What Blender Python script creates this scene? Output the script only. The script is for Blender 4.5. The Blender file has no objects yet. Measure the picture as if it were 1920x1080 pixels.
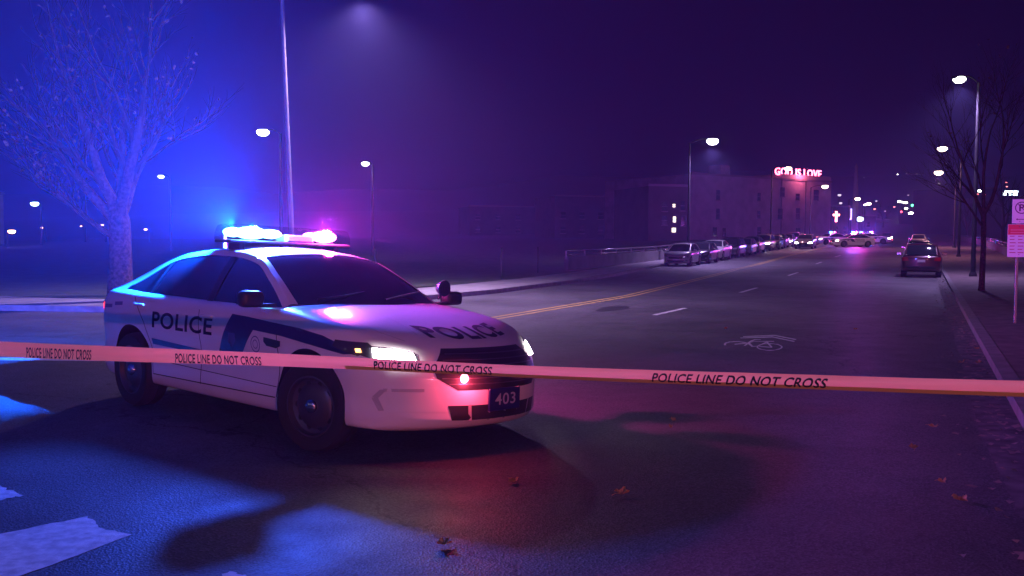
import bpy, bmesh, math, random
import numpy as np
from mathutils import Vector, Matrix
from mathutils.bvhtree import BVHTree
from math import sin, cos, pi, radians
S = bpy.context.scene
COL = S.collection
random.seed(7)

# ------------------------------------------------------------------ camera
F_PX, CAM_H, ROLL, PITCH = 1750.0, 1.6, 0.006, 0.04946
fwd = Vector((0, cos(PITCH), -sin(PITCH))); upv = Vector((0, sin(PITCH), cos(PITCH))); rgt = Vector((1, 0, 0))
CX = rgt * cos(ROLL) + upv * sin(ROLL)
CY = upv * cos(ROLL) - rgt * sin(ROLL)
cam_d = bpy.data.cameras.new('camera'); cam = bpy.data.objects.new('camera', cam_d); COL.objects.link(cam)
M4 = Matrix((CX, CY, -fwd)).transposed().to_4x4(); M4.translation = Vector((0, 0, CAM_H))
cam.matrix_world = M4
cam_d.sensor_width = 36; cam_d.lens = 36 * F_PX / 1920; cam_d.clip_end = 3000; cam_d.clip_start = 0.05
S.camera = cam

# ------------------------------------------------------------------ night sky
W = bpy.data.worlds.new('World'); S.world = W; W.use_nodes = True
bg = W.node_tree.nodes['Background']
bg.inputs[0].default_value = (0.10, 0.03, 1.0, 1); bg.inputs[1].default_value = 0.006
S.view_settings.view_transform = 'Standard'; S.view_settings.look = 'None'
S.view_settings.exposure = 0; S.view_settings.gamma = 1
S.cycles.use_denoising = True
S.cycles.volume_bounces = 0; S.cycles.max_bounces = 6; S.cycles.transparent_max_bounces = 16
S.cycles.sample_clamp_indirect = 4; S.cycles.sample_clamp_direct = 0
S.cycles.caustics_reflective = False; S.cycles.caustics_refractive = False

# ------------------------------------------------------------------ ground shape and road coordinates (s along, t to the right)
US = (0.4036, 0.9149)
def st(s, t): return (s * US[0] + t * US[1], s * US[1] - t * US[0])
def to_st(x, y): return (x * US[0] + y * US[1], x * US[1] - y * US[0])
PS = [-200, 50, 62, 82, 113, 176, 230, 300, 620, 800, 2000]
PZ = [0, 0, .08, .55, 1.3, 2.0, 2.6, 6.0, 25, 29, 29]
def h_st(s, t=0):
    i = min(max(int(np.searchsorted(PS, s)), 1), len(PS) - 1)
    # smooth interpolation over a short window
    return float(np.mean(np.interp([s - 8, s - 5, s - 2, s + 2, s + 5, s + 8], PS, PZ))) if s > 40 else 0.0
def h(x, y): return h_st(*to_st(x, y))
def ray(px, py):
    a = (px - 960) / F_PX; b = (py - 540) / F_PX
    return fwd + CX * a - CY * b
def at(px, py, d):
    """world point seen at that pixel at depth d"""
    return Vector((0, 0, CAM_H)) + ray(px, py) * d
def gnd(px, py):
    r = ray(px, py); o = Vector((0, 0, CAM_H)); d = 1.0
    while d < 900:
        p = o + r * d
        if p.z <= h(p.x, p.y): break
        d *= 1.004
    return Vector((p.x, p.y, h(p.x, p.y)))
def proj(p):
    v = Vector(p) - Vector((0, 0, CAM_H)); d = v.dot(fwd)
    return (960 + F_PX * v.dot(CX) / d, 540 - F_PX * v.dot(CY) / d, d)

# ------------------------------------------------------------------ materials
MATS = {}
def mat(name, col=(.5, .5, .5), rough=.6, metal=0, coat=0, emit=None, es=0, noise=0, nscale=20, bump=0, spec=.5, alpha=None, trans=0):
    if name in MATS: return MATS[name]
    m = bpy.data.materials.new(name); m.use_nodes = True; nt = m.node_tree; b = nt.nodes['Principled BSDF']
    b.inputs['Base Color'].default_value = (*col, 1); b.inputs['Roughness'].default_value = rough
    b.inputs['Metallic'].default_value = metal; b.inputs['Coat Weight'].default_value = coat; b.inputs['Coat Roughness'].default_value = .06
    b.inputs['Specular IOR Level'].default_value = spec; b.inputs['Transmission Weight'].default_value = trans
    if emit: b.inputs['Emission Color'].default_value = (*emit, 1); b.inputs['Emission Strength'].default_value = es
    if noise or bump:
        tc = nt.nodes.new('ShaderNodeTexCoord'); n = nt.nodes.new('ShaderNodeTexNoise')
        n.inputs['Scale'].default_value = nscale; n.inputs['Detail'].default_value = 6
        nt.links.new(tc.outputs['Object'], n.inputs['Vector'])
        if noise:
            mx = nt.nodes.new('ShaderNodeMix'); mx.data_type = 'RGBA'
            mx.inputs[6].default_value = (*[c * (1 - noise) for c in col], 1); mx.inputs[7].default_value = (*[min(1, c * (1 + noise)) for c in col], 1)
            cr = nt.nodes.new('ShaderNodeMapRange'); cr.inputs[1].default_value = .3; cr.inputs[2].default_value = .7
            nt.links.new(n.outputs['Fac'], cr.inputs[0]); nt.links.new(cr.outputs[0], mx.inputs[0]); nt.links.new(mx.outputs[2], b.inputs['Base Color'])
        if bump:
            bp = nt.nodes.new('ShaderNodeBump'); bp.inputs['Strength'].default_value = bump; bp.inputs['Distance'].default_value = .02
            nt.links.new(n.outputs['Fac'], bp.inputs['Height']); nt.links.new(bp.outputs[0], b.inputs['Normal'])
    MATS[name] = m; return m
def asphalt():
    m = bpy.data.materials.new('asphalt'); m.use_nodes = True; nt = m.node_tree; b = nt.nodes['Principled BSDF']; L = nt.links.new
    N = nt.nodes.new
    tc = N('ShaderNodeTexCoord')
    def noise(sc, det=5, rough=.5):
        n = N('ShaderNodeTexNoise'); n.inputs['Scale'].default_value = sc; n.inputs['Detail'].default_value = det; n.inputs['Roughness'].default_value = rough
        L(tc.outputs['Object'], n.inputs['Vector']); return n
    def mr(a, lo, hi, o0, o1):
        r = N('ShaderNodeMapRange'); r.inputs[1].default_value = lo; r.inputs[2].default_value = hi; r.inputs[3].default_value = o0; r.inputs[4].default_value = o1
        L(a, r.inputs[0]); return r.outputs[0]
    def mul(a, c):
        r = N('ShaderNodeMath'); r.operation = 'MULTIPLY'; L(a, r.inputs[0]); L(c, r.inputs[1]); return r.outputs[0]
    big = noise(.35, 4); mid = noise(2.2, 6, .6); fine = noise(90, 3, .7)
    vor = N('ShaderNodeTexVoronoi'); vor.inputs['Scale'].default_value = 75; L(tc.outputs['Object'], vor.inputs['Vector'])
    bw = N('ShaderNodeRGBToBW'); L(vor.outputs['Color'], bw.inputs[0])
    v = mul(mul(mr(big.outputs['Fac'], .3, .7, .62, 1.3), mr(mid.outputs['Fac'], .3, .7, .82, 1.18)), mul(mr(fine.outputs['Fac'], .3, .7, .65, 1.35), mr(bw.outputs[0], .2, .85, .65, 1.6)))
    # cracks: thin dark wandering lines
    w = N('ShaderNodeTexVoronoi'); w.feature = 'DISTANCE_TO_EDGE'; w.inputs['Scale'].default_value = .16
    wn = N('ShaderNodeVectorMath'); wn.operation = 'ADD'; L(tc.outputs['Object'], wn.inputs[0])
    sc = N('ShaderNodeVectorMath'); sc.operation = 'SCALE'; sc.inputs['Scale'].default_value = .9; L(mid.outputs['Color'], sc.inputs[0]); L(sc.outputs[0], wn.inputs[1]); L(wn.outputs[0], w.inputs['Vector'])
    v = mul(v, mr(w.outputs['Distance'], .0015, .004, .35, 1))
    cb = N('ShaderNodeCombineColor')
    base = N('ShaderNodeMath'); base.operation = 'MULTIPLY'; base.inputs[1].default_value = .075; L(v, base.inputs[0])
    for i in range(3): L(base.outputs[0], cb.inputs[i])
    L(cb.outputs[0], b.inputs['Base Color'])
    L(mr(mid.outputs['Fac'], .3, .7, .5, .75), b.inputs['Roughness'])
    b.inputs['Specular IOR Level'].default_value = .45
    bp = N('ShaderNodeBump'); bp.inputs['Strength'].default_value = .55; bp.inputs['Distance'].default_value = .006
    L(vor.outputs['Distance'], bp.inputs['Height']); L(bp.outputs[0], b.inputs['Normal'])
    MATS['asphalt'] = m; return m
asphalt()
white = mat('cruiser_white_paint', (.80, .80, .82), .32, coat=.8, noise=.03, nscale=3)
navy = mat('navy_vinyl', (.012, .012, .10), .35, coat=.3)
glass = mat('dark_window_glass', (.012, .014, .02), .05, spec=.7, coat=.3)
rubber = mat('tyre_rubber', (.018, .018, .018), .8, bump=.2, nscale=60)
blackp = mat('black_plastic', (.02, .02, .022), .45)
chrome = mat('chrome', (.7, .7, .72), .15, metal=1)
steel = mat('grey_steel', (.18, .18, .19), .4, metal=.8)
galv = mat('galvanised_pole', (.38, .38, .40), .45, metal=.3, noise=.12, nscale=6)
darkpole = mat('dark_painted_pole', (.035, .035, .038), .8, spec=.15)
rimm = mat('steel_rim', (.10, .10, .11), .4, metal=.6)
concrete = mat('sidewalk_concrete', (.25, .24, .23), .85, noise=.25, nscale=2.5, bump=.3)
kerbm = mat('kerb_concrete', (.20, .19, .18), .85, noise=.25, nscale=5, bump=.3)
lampw = mat('white_lamp', (.9, .9, .9), emit=(.93, 1, .93), es=22)
lampo = mat('warm_lamp', (.9, .8, .7), emit=(1, .74, .55), es=18)
dimw = mat('dim_white_lamp', (.9, .9, .9), emit=(.8, 1, .95), es=16)
roadpaint = mat('road_paint', (.62, .62, .60), .6, noise=.25, nscale=9)
yellowpaint = mat('yellow_road_paint', (.50, .34, .08), .65, noise=.3, nscale=3)

# ------------------------------------------------------------------ object helpers
def obj(name, verts, faces, m, parent=None, smooth=False, angle=None):
    used = sorted({i for q in faces for i in q}); mp = {i: k for k, i in enumerate(used)}; verts = [verts[i] for i in used]; faces = [tuple(mp[i] for i in q) for q in faces]
    me = bpy.data.meshes.new(name); me.from_pydata([tuple(v) for v in verts], [], faces); me.update()
    if m: me.materials.append(m)
    if smooth: me.polygons.foreach_set('use_smooth', [True] * len(me.polygons))
    if smooth and angle: me.set_sharp_from_angle(angle=radians(angle))
    o = bpy.data.objects.new(name, me); COL.objects.link(o); o.parent = parent; return o
class MB:
    """collects shapes into one mesh"""
    def __init__(s): s.v = []; s.f = []
    def add(s, v, f):
        n = len(s.v); s.v += [tuple(p) for p in v]; s.f += [tuple(i + n for i in q) for q in f]; return s
    def box(s, c, d, rz=0, rx=0, ry=0, taper=1.0):
        R = Matrix.Rotation(rz, 3, 'Z') @ Matrix.Rotation(ry, 3, 'Y') @ Matrix.Rotation(rx, 3, 'X')
        v = []
        for z in (-.5, .5):
            k = taper if z > 0 else 1
            for x, y in ((-.5, -.5), (.5, -.5), (.5, .5), (-.5, .5)): v.append(R @ Vector((x * d[0] * k, y * d[1] * k, z * d[2])) + Vector(c))
        return s.add(v, [(3, 2, 1, 0), (4, 5, 6, 7), (0, 1, 5, 4), (1, 2, 6, 5), (2, 3, 7, 6), (3, 0, 4, 7)])
    def bbox(s, c, d, b=.02, rz=0, seg=2):
        bm = bmesh.new(); bmesh.ops.create_cube(bm, size=1)
        for v in bm.verts: v.co = Vector((v.co.x * d[0], v.co.y * d[1], v.co.z * d[2]))
        bmesh.ops.bevel(bm, geom=bm.edges[:], offset=b, segments=seg, affect='EDGES', profile=.5)
        R = Matrix.Rotation(rz, 3, 'Z'); bm.verts.index_update()
        s.add([R @ v.co + Vector(c) for v in bm.verts], [[v.index for v in f.verts] for f in bm.faces]); bm.free(); return s
    def tube(s, pts, r, n=8, cap=True):
        pts = [Vector(p) for p in pts]; rs = r if isinstance(r, (list, tuple)) else [r] * len(pts)
        v = []; f = []; prev = None
        for i, p in enumerate(pts):
            t = (pts[min(i + 1, len(pts) - 1)] - pts[max(i - 1, 0)]).normalized()
            if prev is None:
                a = Vector((0, 0, 1)) if abs(t.z) < .9 else Vector((1, 0, 0)); u = t.cross(a).normalized()
            else: u = (prev - t * prev.dot(t)).normalized()
            prev = u; w = t.cross(u)
            for k in range(n): v.append(p + (u * cos(2 * pi * k / n) + w * sin(2 * pi * k / n)) * rs[i])
        for i in range(len(pts) - 1):
            for k in range(n): f.append((i * n + k, i * n + (k + 1) % n, (i + 1) * n + (k + 1) % n, (i + 1) * n + k))
        if cap: f.append(tuple(range(n))[::-1]); f.append(tuple(range((len(pts) - 1) * n, len(pts) * n)))
        return s.add(v, f)
    def lathe(s, prof, c=(0, 0, 0), n=32, axis='Z'):
        v = []; f = []
        for r, a in prof:
            for k in range(n):
                x, y = r * cos(2 * pi * k / n), r * sin(2 * pi * k / n)
                v.append(Vector((x, y, a) if axis == 'Z' else (x, a, y) if axis == 'Y' else (a, x, y)) + Vector(c))
        for i in range(len(prof) - 1):
            for k in range(n): f.append((i * n + k, i * n + (k + 1) % n, (i + 1) * n + (k + 1) % n, (i + 1) * n + k))
        return s.add(v, f)
    def build(s, name, m, parent=None, smooth=False, angle=None): return obj(name, s.v, s.f, m, parent, smooth, angle)
def tag(o, label, cat=None, group=None, kind=None):
    o['label'] = label
    if cat: o['category'] = cat
    if group: o['group'] = group
    if kind: o['kind'] = kind
    return o
def empty(name, loc, rz=0, label=None, cat=None, group=None):
    o = bpy.data.objects.new(name, None); COL.objects.link(o); o.location = loc; o.rotation_euler = (0, 0, rz); o.empty_display_size = .1
    if label: tag(o, label, cat, group)
    return o
def copy_tree(o, parent=None, skip=()):
    c = o.copy(); COL.objects.link(c); c.parent = parent
    for ch in list(o.children):
        if ch.name.split('.')[0] not in skip: copy_tree(ch, c, skip)
    return c
def structure(name, v, f, m, smooth=False):
    o = obj(name, v, f, m, None, smooth); o['kind'] = 'structure'; return o
def point_light(name, loc, col, power, r=.1, parent=None, spot=None, rot=None, blend=.9):
    l = bpy.data.lights.new(name, 'SPOT' if spot else 'POINT'); l.color = col; l.energy = power; l.shadow_soft_size = r
    if spot: l.spot_size = spot; l.spot_blend = blend
    o = bpy.data.objects.new(name, l); COL.objects.link(o); o.location = loc; o.parent = parent
    if rot: o.rotation_euler = rot
    return o

# ------------------------------------------------------------------ ground, road, sidewalks
def sheet(name, sl, tl, dz, m, hf=None):
    v = []; f = []
    for s in sl:
        for t in tl:
            x, y = st(s, t); v.append((x, y, h_st(s, t) + dz))
    nt = len(tl)
    for i in range(len(sl) - 1):
        for j in range(nt - 1): f.append((i * nt + j, i * nt + j + 1, (i + 1) * nt + j + 1, (i + 1) * nt + j))
    return structure(name, v, f, m, True)
SL = [-60, -30, 0, 20, 40, 44, 48, 52, 56, 60, 64, 68, 72, 78, 84, 90, 98, 106, 114, 122, 135, 150, 165, 180, 200, 220, 240, 260, 290, 310, 340, 400, 480, 560, 620, 680, 780, 900, 1300]
sheet('ground', SL, [-900, -300, -100, -60, -30, -15, 0, 15, 30, 60, 100, 300, 900], -.03, mat('dark_dirt', (.045, .045, .04), .9, noise=.4, nscale=.4, bump=.4))
# left kerb polyline (s, t), outward is to smaller t
KL = [(14.0, -90), (14.0, -24), (14.3, -19), (15.2, -16), (17, -13.9), (20, -12.5), (26, -12.1), (34, -12.5), (42, -13.3), (50, -14.4), (60, -15.6), (70, -15.8)] + [(s, -15.8) for s in (80, 90, 100, 110, 125, 140, 160, 180, 210, 250, 300)]
KR = [(-60, 9), (-2.5, 9), (.5, 7.2), (1.8, 4.5), (3.0, 2.0), (5.0, .95), (9, .82), (20, .84), (40, .88), (50, .9)] + [(s, .9) for s in (56, 62, 68, 76, 84, 92, 102, 114, 128, 150, 180, 220, 260, 300)]
def offset_poly(K, w):
    out = []
    for i, (s, t) in enumerate(K):
        a = K[max(i - 1, 0)]; b = K[min(i + 1, len(K) - 1)]; d = Vector((b[0] - a[0], b[1] - a[1])).normalized()
        out.append((s - d.y * w * -1 * -1, t + d.x * w))
    return out
def poly_strip(name, A, B, za, zb, m, smooth=False):
    v = []; f = []
    for (a, b) in zip(A, B):
        for (s, t), z in ((a, za), (b, zb)):
            x, y = st(s, t); v.append((x, y, h_st(s, t) + z))
    for i in range(len(A) - 1): f.append((2 * i, 2 * i + 1, 2 * i + 3, 2 * i + 2))
    return v, f
def road_piece():
    v = []; f = []
    sl = [s for s in SL if -60 <= s <= 40] + [s for s in SL if 40 < s <= 780]
    # asphalt runs wall to wall under the kerbs; the intersection fans out near the camera
    rows = []
    for s in sl:
        rows.append([-90, -50, -30, -20, -13, -8, -4, 0, 1.2, 6, 30, 60] if s <= 20 else [-17, -16.5, -16.2, -16, -13, -8, -4, 0, 1, 1.05, 1.1, 1.2])
    rows2 = []
    for s, r in zip(sl, rows):
        for t in r:
            x, y = st(s, t); v.append((x, y, h_st(s, t)))
    n = 12
    for i in range(len(sl) - 1):
        for j in range(n - 1): f.append((i * n + j, i * n + j + 1, (i + 1) * n + j + 1, (i + 1) * n + j))
    return structure('road', v, f, MATS['asphalt'])
road_piece()
def kerb_and_walk(K, sgn, wk, ww, tag_):
    K2 = offset_poly(K, sgn * wk); K3 = offset_poly(K, sgn * (wk + .003)); K4 = offset_poly(K, sgn * (wk + ww))
    mb = MB(); mb.add(*poly_strip('', K, K, -.02, .13, None)); mb.add(*poly_strip('', K, K2, .13, .14, None)); mb.add(*poly_strip('', K2, K2, .14, .0, None))
    o = mb.build('kerb', kerbm); o['kind'] = 'structure'
    v, f = poly_strip('', K3, K4, .135, .15, None)
    o = obj('sidewalk', v, f, concrete); o['kind'] = 'structure'
    return K4
grassm = mat('grass_soil', (.035, .05, .02), .95, noise=.5, nscale=1.5, bump=1)
K4 = kerb_and_walk(KL, -1, .16, 2.0, 'left')
K4b = offset_poly(K4, -70)
v, f = poly_strip('', K4, [(max(a[0], 16) if i > 3 else a[0] + 75, -90 if i > 1 else a[1]) for i, a in enumerate(K4)], .12, .15, None)
# lawn behind the left sidewalk
def lawn():
    v = []; f = []
    sl = [16.2, 18.5, 21, 25, 30, 36, 42, 50, 60, 75, 95, 120, 160, 220, 300]
    def tl(s):
        ks = [k for k in K4]; ss = [k[0] for k in ks]; tt = [k[1] for k in ks]
        return float(np.interp(s, ss[2:], tt[2:]))
    for s in sl:
        te = tl(s) - .01; 
        for k in (0, .6, 2, 5, 9, 15, 25, 40, 70, 120):
            t = te - k; x, y = st(s, t)
            v.append((x, y, h_st(s, t) + .14 + .05 * math.sin(k * .7 + s * .3)))
    n = 10
    for i in range(len(sl) - 1):
        for j in range(n - 1): f.append((i * n + j, i * n + j + 1, (i + 1) * n + j + 1, (i + 1) * n + j))
    o = obj('lawn', v, f, grassm, smooth=True); o['kind'] = 'structure'
lawn()
brickwalk = mat('brick_sidewalk', (.16, .12, .11), .85, noise=.35, nscale=4, bump=.3)
KR4 = kerb_and_walk(KR, 1, .16, 5.2, 'right')
for o in COL.objects:
    if o.name == 'sidewalk.001': o.data.materials[0] = brickwalk
# paving joints of the right-hand walk
mb = MB()
for s in np.arange(4, 90, 1.5):
    for (a, b) in (((s, 1.1), (s, 5.9)),):
        x0, y0 = st(*a); x1, y1 = st(*b); z = h_st(s) + .146
        d = (Vector((x1, y1)) - Vector((x0, y0))).normalized(); n = Vector((-d.y, d.x)) * .011
        mb.add([(x0 - n.x, y0 - n.y, z), (x1 - n.x, y1 - n.y, z + .008), (x1 + n.x, y1 + n.y, z + .008), (x0 + n.x, y0 + n.y, z)], [(0, 1, 2, 3)])
o = mb.build('paving_joint', mat('joint_dark', (.05, .045, .04), .9)); o['kind'] = 'structure'

# ------------------------------------------------------------------ road markings, measured on the photograph and laid on the ground
def flat_poly(pts, dz, mbx, sub=1):
    v = [(p[0], p[1], h(p[0], p[1]) + dz) for p in pts]; mbx.add(v, [tuple(range(len(v)))])
def road_line(p, q, w, name, m, label, group, dz=.004, n=1):
    mbx = MB()
    a = Vector(p).to_2d(); b = Vector(q).to_2d(); d = (b - a); N = Vector((-d.y, d.x)).normalized() * w / 2
    for i in range(n):
        u = a + d * i / n; vv = a + d * (i + 1) / n
        flat_poly([(u - N), (vv - N), (vv + N), (u + N)], dz, mbx)
    o = mbx.build(name, m); o['kind'] = 'structure'; return o
for (a, b) in (((1227, 591), (1285, 578)), ((1388, 549), (1419, 540)), ((1478, 517), (1496, 511)), ((1530, 495), (1541, 491.5)), ((1566, 482), (1576, 479))):
    road_line(gnd(*a), gnd(*b), .13, 'lane_marking', roadpaint, '', '')
# double yellow centre line
yl = [(700, 637), (930, 597), (1180, 555), (1300, 526), (1380, 505), (1470, 482), (1560, 461)]
for off in (-.13, .13):
    P_ = [gnd(*q) for q in yl]
    mbx = MB()
    for a, b in zip(P_[:-1], P_[1:]):
        d = (b - a).to_2d(); N = Vector((-d.y, d.x)).normalized(); n = max(1, int(d.length / 4))
        for i in range(n):
            u = a.to_2d() + d * i / n + N * off; w_ = a.to_2d() + d * (i + 1) / n + N * off
            flat_poly([u - N * .055, w_ - N * .055, w_ + N * .055, u + N * .055], .004, mbx)
    o = mbx.build('centre_marking', yellowpaint); o['kind'] = 'structure'
# crosswalk blocks and stop bar
wornpaint = mat('worn_road_paint', (.60, .60, .58), .7, noise=.3, nscale=14, bump=.3)
def ragged(pxs, name, seed, amp=.03, n=7):
    random.seed(seed); pts = [gnd(*q).to_2d() for q in pxs]; out = []
    for a, b in zip(pts, pts[1:] + pts[:1]):
        for i in range(n):
            p = a.lerp(b, i / n)
            if i: p = p + Vector((random.uniform(-amp, amp), random.uniform(-amp, amp)))
            out.append(p)
    mbx = MB(); flat_poly(out, .004, mbx); o = mbx.build(name, wornpaint); o['kind'] = 'structure'
ragged([(-160, 1060), (0, 1003), (165, 970), (185, 990), (247, 1004), (60, 1074), (-60, 1110)], 'crosswalk_marking', 3, .014)
ragged([(-90, 905), (0, 912), (44, 931), (0, 941), (-120, 965)], 'crosswalk_marking', 5, .02)
ragged([(412, 1083), (436, 1073), (462, 1085), (440, 1110)], 'crosswalk_marking', 6, .02)
ragged([(-120, 669), (0, 671), (190, 674), (190, 678), (0, 677), (-120, 675)], 'stop_bar_marking', 7, .02)
# bicycle and chevrons, flat paint in road coordinates
def bike_symbol():
    c = gnd(1425, 645)
    # local frame measured from photo: e1 to the image right, e2 away
    def P(px, py): 
        g = gnd(px, py); return Vector((g.x, g.y))
    mbx = MB()
    def stroke(pts, w):
        k = 2.6; w = w * 19
        for a, b in zip(pts[:-1], pts[1:]):
            a = Vector((a[0], a[1] * k)); b = Vector((b[0], b[1] * k)); d = b - a; N = Vector((-d.y, d.x)).normalized() * w; e = d.normalized() * w * .3
            flat_poly([P(q.x, q.y / k) for q in (a - N - e, b - N + e, b + N + e, a + N - e)], .004 + .0003 * (len(mbx.f) % 6), mbx)
    def ell(cx, cy, rx, ry, a0=0, a1=360, n=26, tilt=0): return [(cx + rx * cos(radians(a0 + (a1 - a0) * i / n)), cy - ry * sin(radians(a0 + (a1 - a0) * i / n)) + tilt * cos(radians(a0 + (a1 - a0) * i / n))) for i in range(n + 1)]
    stroke(ell(1443, 651.5, 23, 6.3), .08)
    stroke(ell(1380, 646.5, 21, 5.2, 20, 200), .10)
    stroke([(1378, 646.5), (1402, 644.5), (1411, 650.5), (1422, 649.5), (1438, 642.0), (1447, 652), (1424, 650.5)], .10)
    stroke([(1402, 644.5), (1408, 640.5), (1416, 637.5), (1426, 637.5)], .09)
    stroke([(1396, 649), (1403, 644), (1412, 641), (1451, 641)], .09)
    stroke([(1404, 644), (1411, 651)], .12)
    stroke([(1389, 634.8), (1448, 632.6), (1489, 641)], .11)
    stroke([(1394, 631.8), (1452, 629.6), (1492, 637.2)], .11)
    o = mbx.build('bicycle_marking', roadpaint); o['kind'] = 'structure'
bike_symbol()
# pale gutter pan with grit
gm = mat('gutter_grit', (.12, .115, .11), .85, noise=.55, nscale=5, bump=.4)
KG = offset_poly(KR[4:24], -.42)
random.seed(5)
KG = [(s, t + random.uniform(-.12, .12)) for s, t in KG]
v, f = poly_strip('', KG, [(s, t + .0) for s, t in KR[4:24]], .004, .012, None)
o = obj('gutter', v, f, gm); o['kind'] = 'structure'
# oil and tar patches have their own shape
tarm = mat('tar_patch', (.022, .022, .024), .55, noise=.2, nscale=9)
def blob(px, py, rx, ry, seed, rot=0, name='tar_patch', m=None, dz=.003):
    random.seed(seed); c = gnd(px, py); pts = []
    ph = [random.uniform(0, 6) for _ in range(4)]
    for k in range(40):
        a = 2 * pi * k / 40; r = 1 + .16 * sin(2 * a + ph[0]) + .11 * sin(3 * a + ph[1]) + .06 * sin(7 * a + ph[2]) + .04 * sin(13 * a + ph[3])
        p = Vector((rx * r * cos(a), ry * r * sin(a))); p.rotate(Matrix.Rotation(rot, 2)); pts.append(Vector((c.x, c.y)) + p)
    mbx = MB(); flat_poly(pts, dz, mbx); o = mbx.build(name, m or tarm); o['kind'] = 'structure'
blob(1150, 579, .9, .35, 1, radians(66)); blob(1545, 560, .7, .3, 3)

# ------------------------------------------------------------------ cars
def curve(pts):
    """smooth monotone-ish interpolation through (x, value) points"""
    xs = np.array([p[0] for p in pts], float); ys = np.array([p[1] for p in pts], float)
    d = np.diff(ys) / np.diff(xs); m = np.zeros(len(xs)); m[0], m[-1] = d[0], d[-1]
    for i in range(1, len(xs) - 1): m[i] = 0 if d[i - 1] * d[i] <= 0 else 2 * d[i - 1] * d[i] / (d[i - 1] + d[i])
    def f(x):
        x = min(max(x, xs[0]), xs[-1]); i = min(max(int(np.searchsorted(xs, x)) - 1, 0), len(xs) - 2); hh = xs[i + 1] - xs[i]; t = (x - xs[i]) / hh
        return float((2 * t**3 - 3 * t**2 + 1) * ys[i] + (t**3 - 2 * t**2 + t) * hh * m[i] + (-2 * t**3 + 3 * t**2) * ys[i + 1] + (t**3 - t**2) * hh * m[i + 1])
    return f
def sstep(a, b, x): t = min(max((x - a) / (b - a), 0), 1); return t * t * (3 - 2 * t)
SEDAN = dict(
    top=[(-2.56, .92), (-2.50, 1.03), (-2.3, 1.09), (-1.8, 1.12), (-1.0, 1.09), (.7, 1.08), (1.0, 1.085), (1.5, 1.03), (2.0, .935), (2.3, .84), (2.45, .755), (2.53, .68), (2.57, .62)],
    sh=[(-2.56, .86), (-2.45, .98), (-1.9, 1.05), (-1.0, 1.04), (0, 1.015), (.9, 1.0), (1.5, .95), (2.0, .85), (2.3, .765), (2.5, .68), (2.57, .58)],
    bot=[(-2.56, .46), (-2.5, .32), (-2.2, .24), (-1.9, .21), (1.9, .20), (2.3, .20), (2.5, .24), (2.57, .30)],
    w=[(-2.56, .74), (-2.45, .84), (-2.1, .915), (-1.4, .955), (0, .962), (1.4, .962), (1.9, .935), (2.2, .90), (2.45, .84), (2.57, .78)],
    nose=(1.7, 2.57, .40), tail=(-2.56, -1.9, .22), wheels=(1.434, -1.434), wr=.355, track=.835,
    rail=[(.96, .79, 1.065), (.58, .705, 1.28), (.26, .635, 1.425), (-.1, .615, 1.475), (-.5, .605, 1.485), (-.95, .60, 1.455), (-1.35, .615, 1.37), (-1.75, .66, 1.23), (-2.08, .71, 1.105)],
    bow=[(-2.08, -.16), (-1.35, -.10), (-1.0, -.06), (.1, .08), (.3, .12), (.96, .30)], crown=.055, ws=.24, rg=-1.02, belt_out=.005, rear_open=-1.75,
    glassbot=[(-2.1, 1.10), (-1.0, 1.075), (0, 1.04), (.96, 1.02)])
SUV = dict(
    top=[(-2.30, .98), (-2.26, 1.05), (-2.0, 1.07), (-1.0, 1.06), (.7, 1.06), (1.05, 1.08), (1.5, 1.05), (1.9, .99), (2.15, .90), (2.25, .82), (2.3, .75)],
    sh=[(-2.30, .94), (-2.2, 1.02), (-1.0, 1.01), (0, 1.0), (.9, .99), (1.5, .97), (1.9, .90), (2.15, .82), (2.3, .70)],
    bot=[(-2.30, .48), (-2.22, .34), (-1.9, .27), (1.7, .25), (2.1, .25), (2.3, .33)],
    w=[(-2.3, .80), (-2.2, .86), (-1.9, .90), (-1.2, .92), (0, .925), (1.4, .925), (1.8, .90), (2.1, .86), (2.3, .76)],
    nose=(1.6, 2.3, .26), tail=(-2.3, -1.9, .10), wheels=(1.32, -1.36), wr=.36, track=.80,
    rail=[(1.0, .79, 1.06), (.6, .72, 1.33), (.3, .67, 1.50), (-.1, .655, 1.58), (-.7, .65, 1.60), (-1.4, .645, 1.585), (-1.85, .645, 1.52), (-2.02, .66, 1.36), (-2.2, .70, 1.10)],
    bow=[(-2.2, -.07), (-1.85, -.05), (-1.0, -.02), (.1, .05), (.3, .08), (1.0, .24)], crown=.05, ws=.28, rg=-1.84, belt_out=.005, rear_open=-1.9,
    glassbot=[(-2.2, 1.08), (-1.0, 1.05), (0, 1.03), (1.0, 1.02)])
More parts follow.
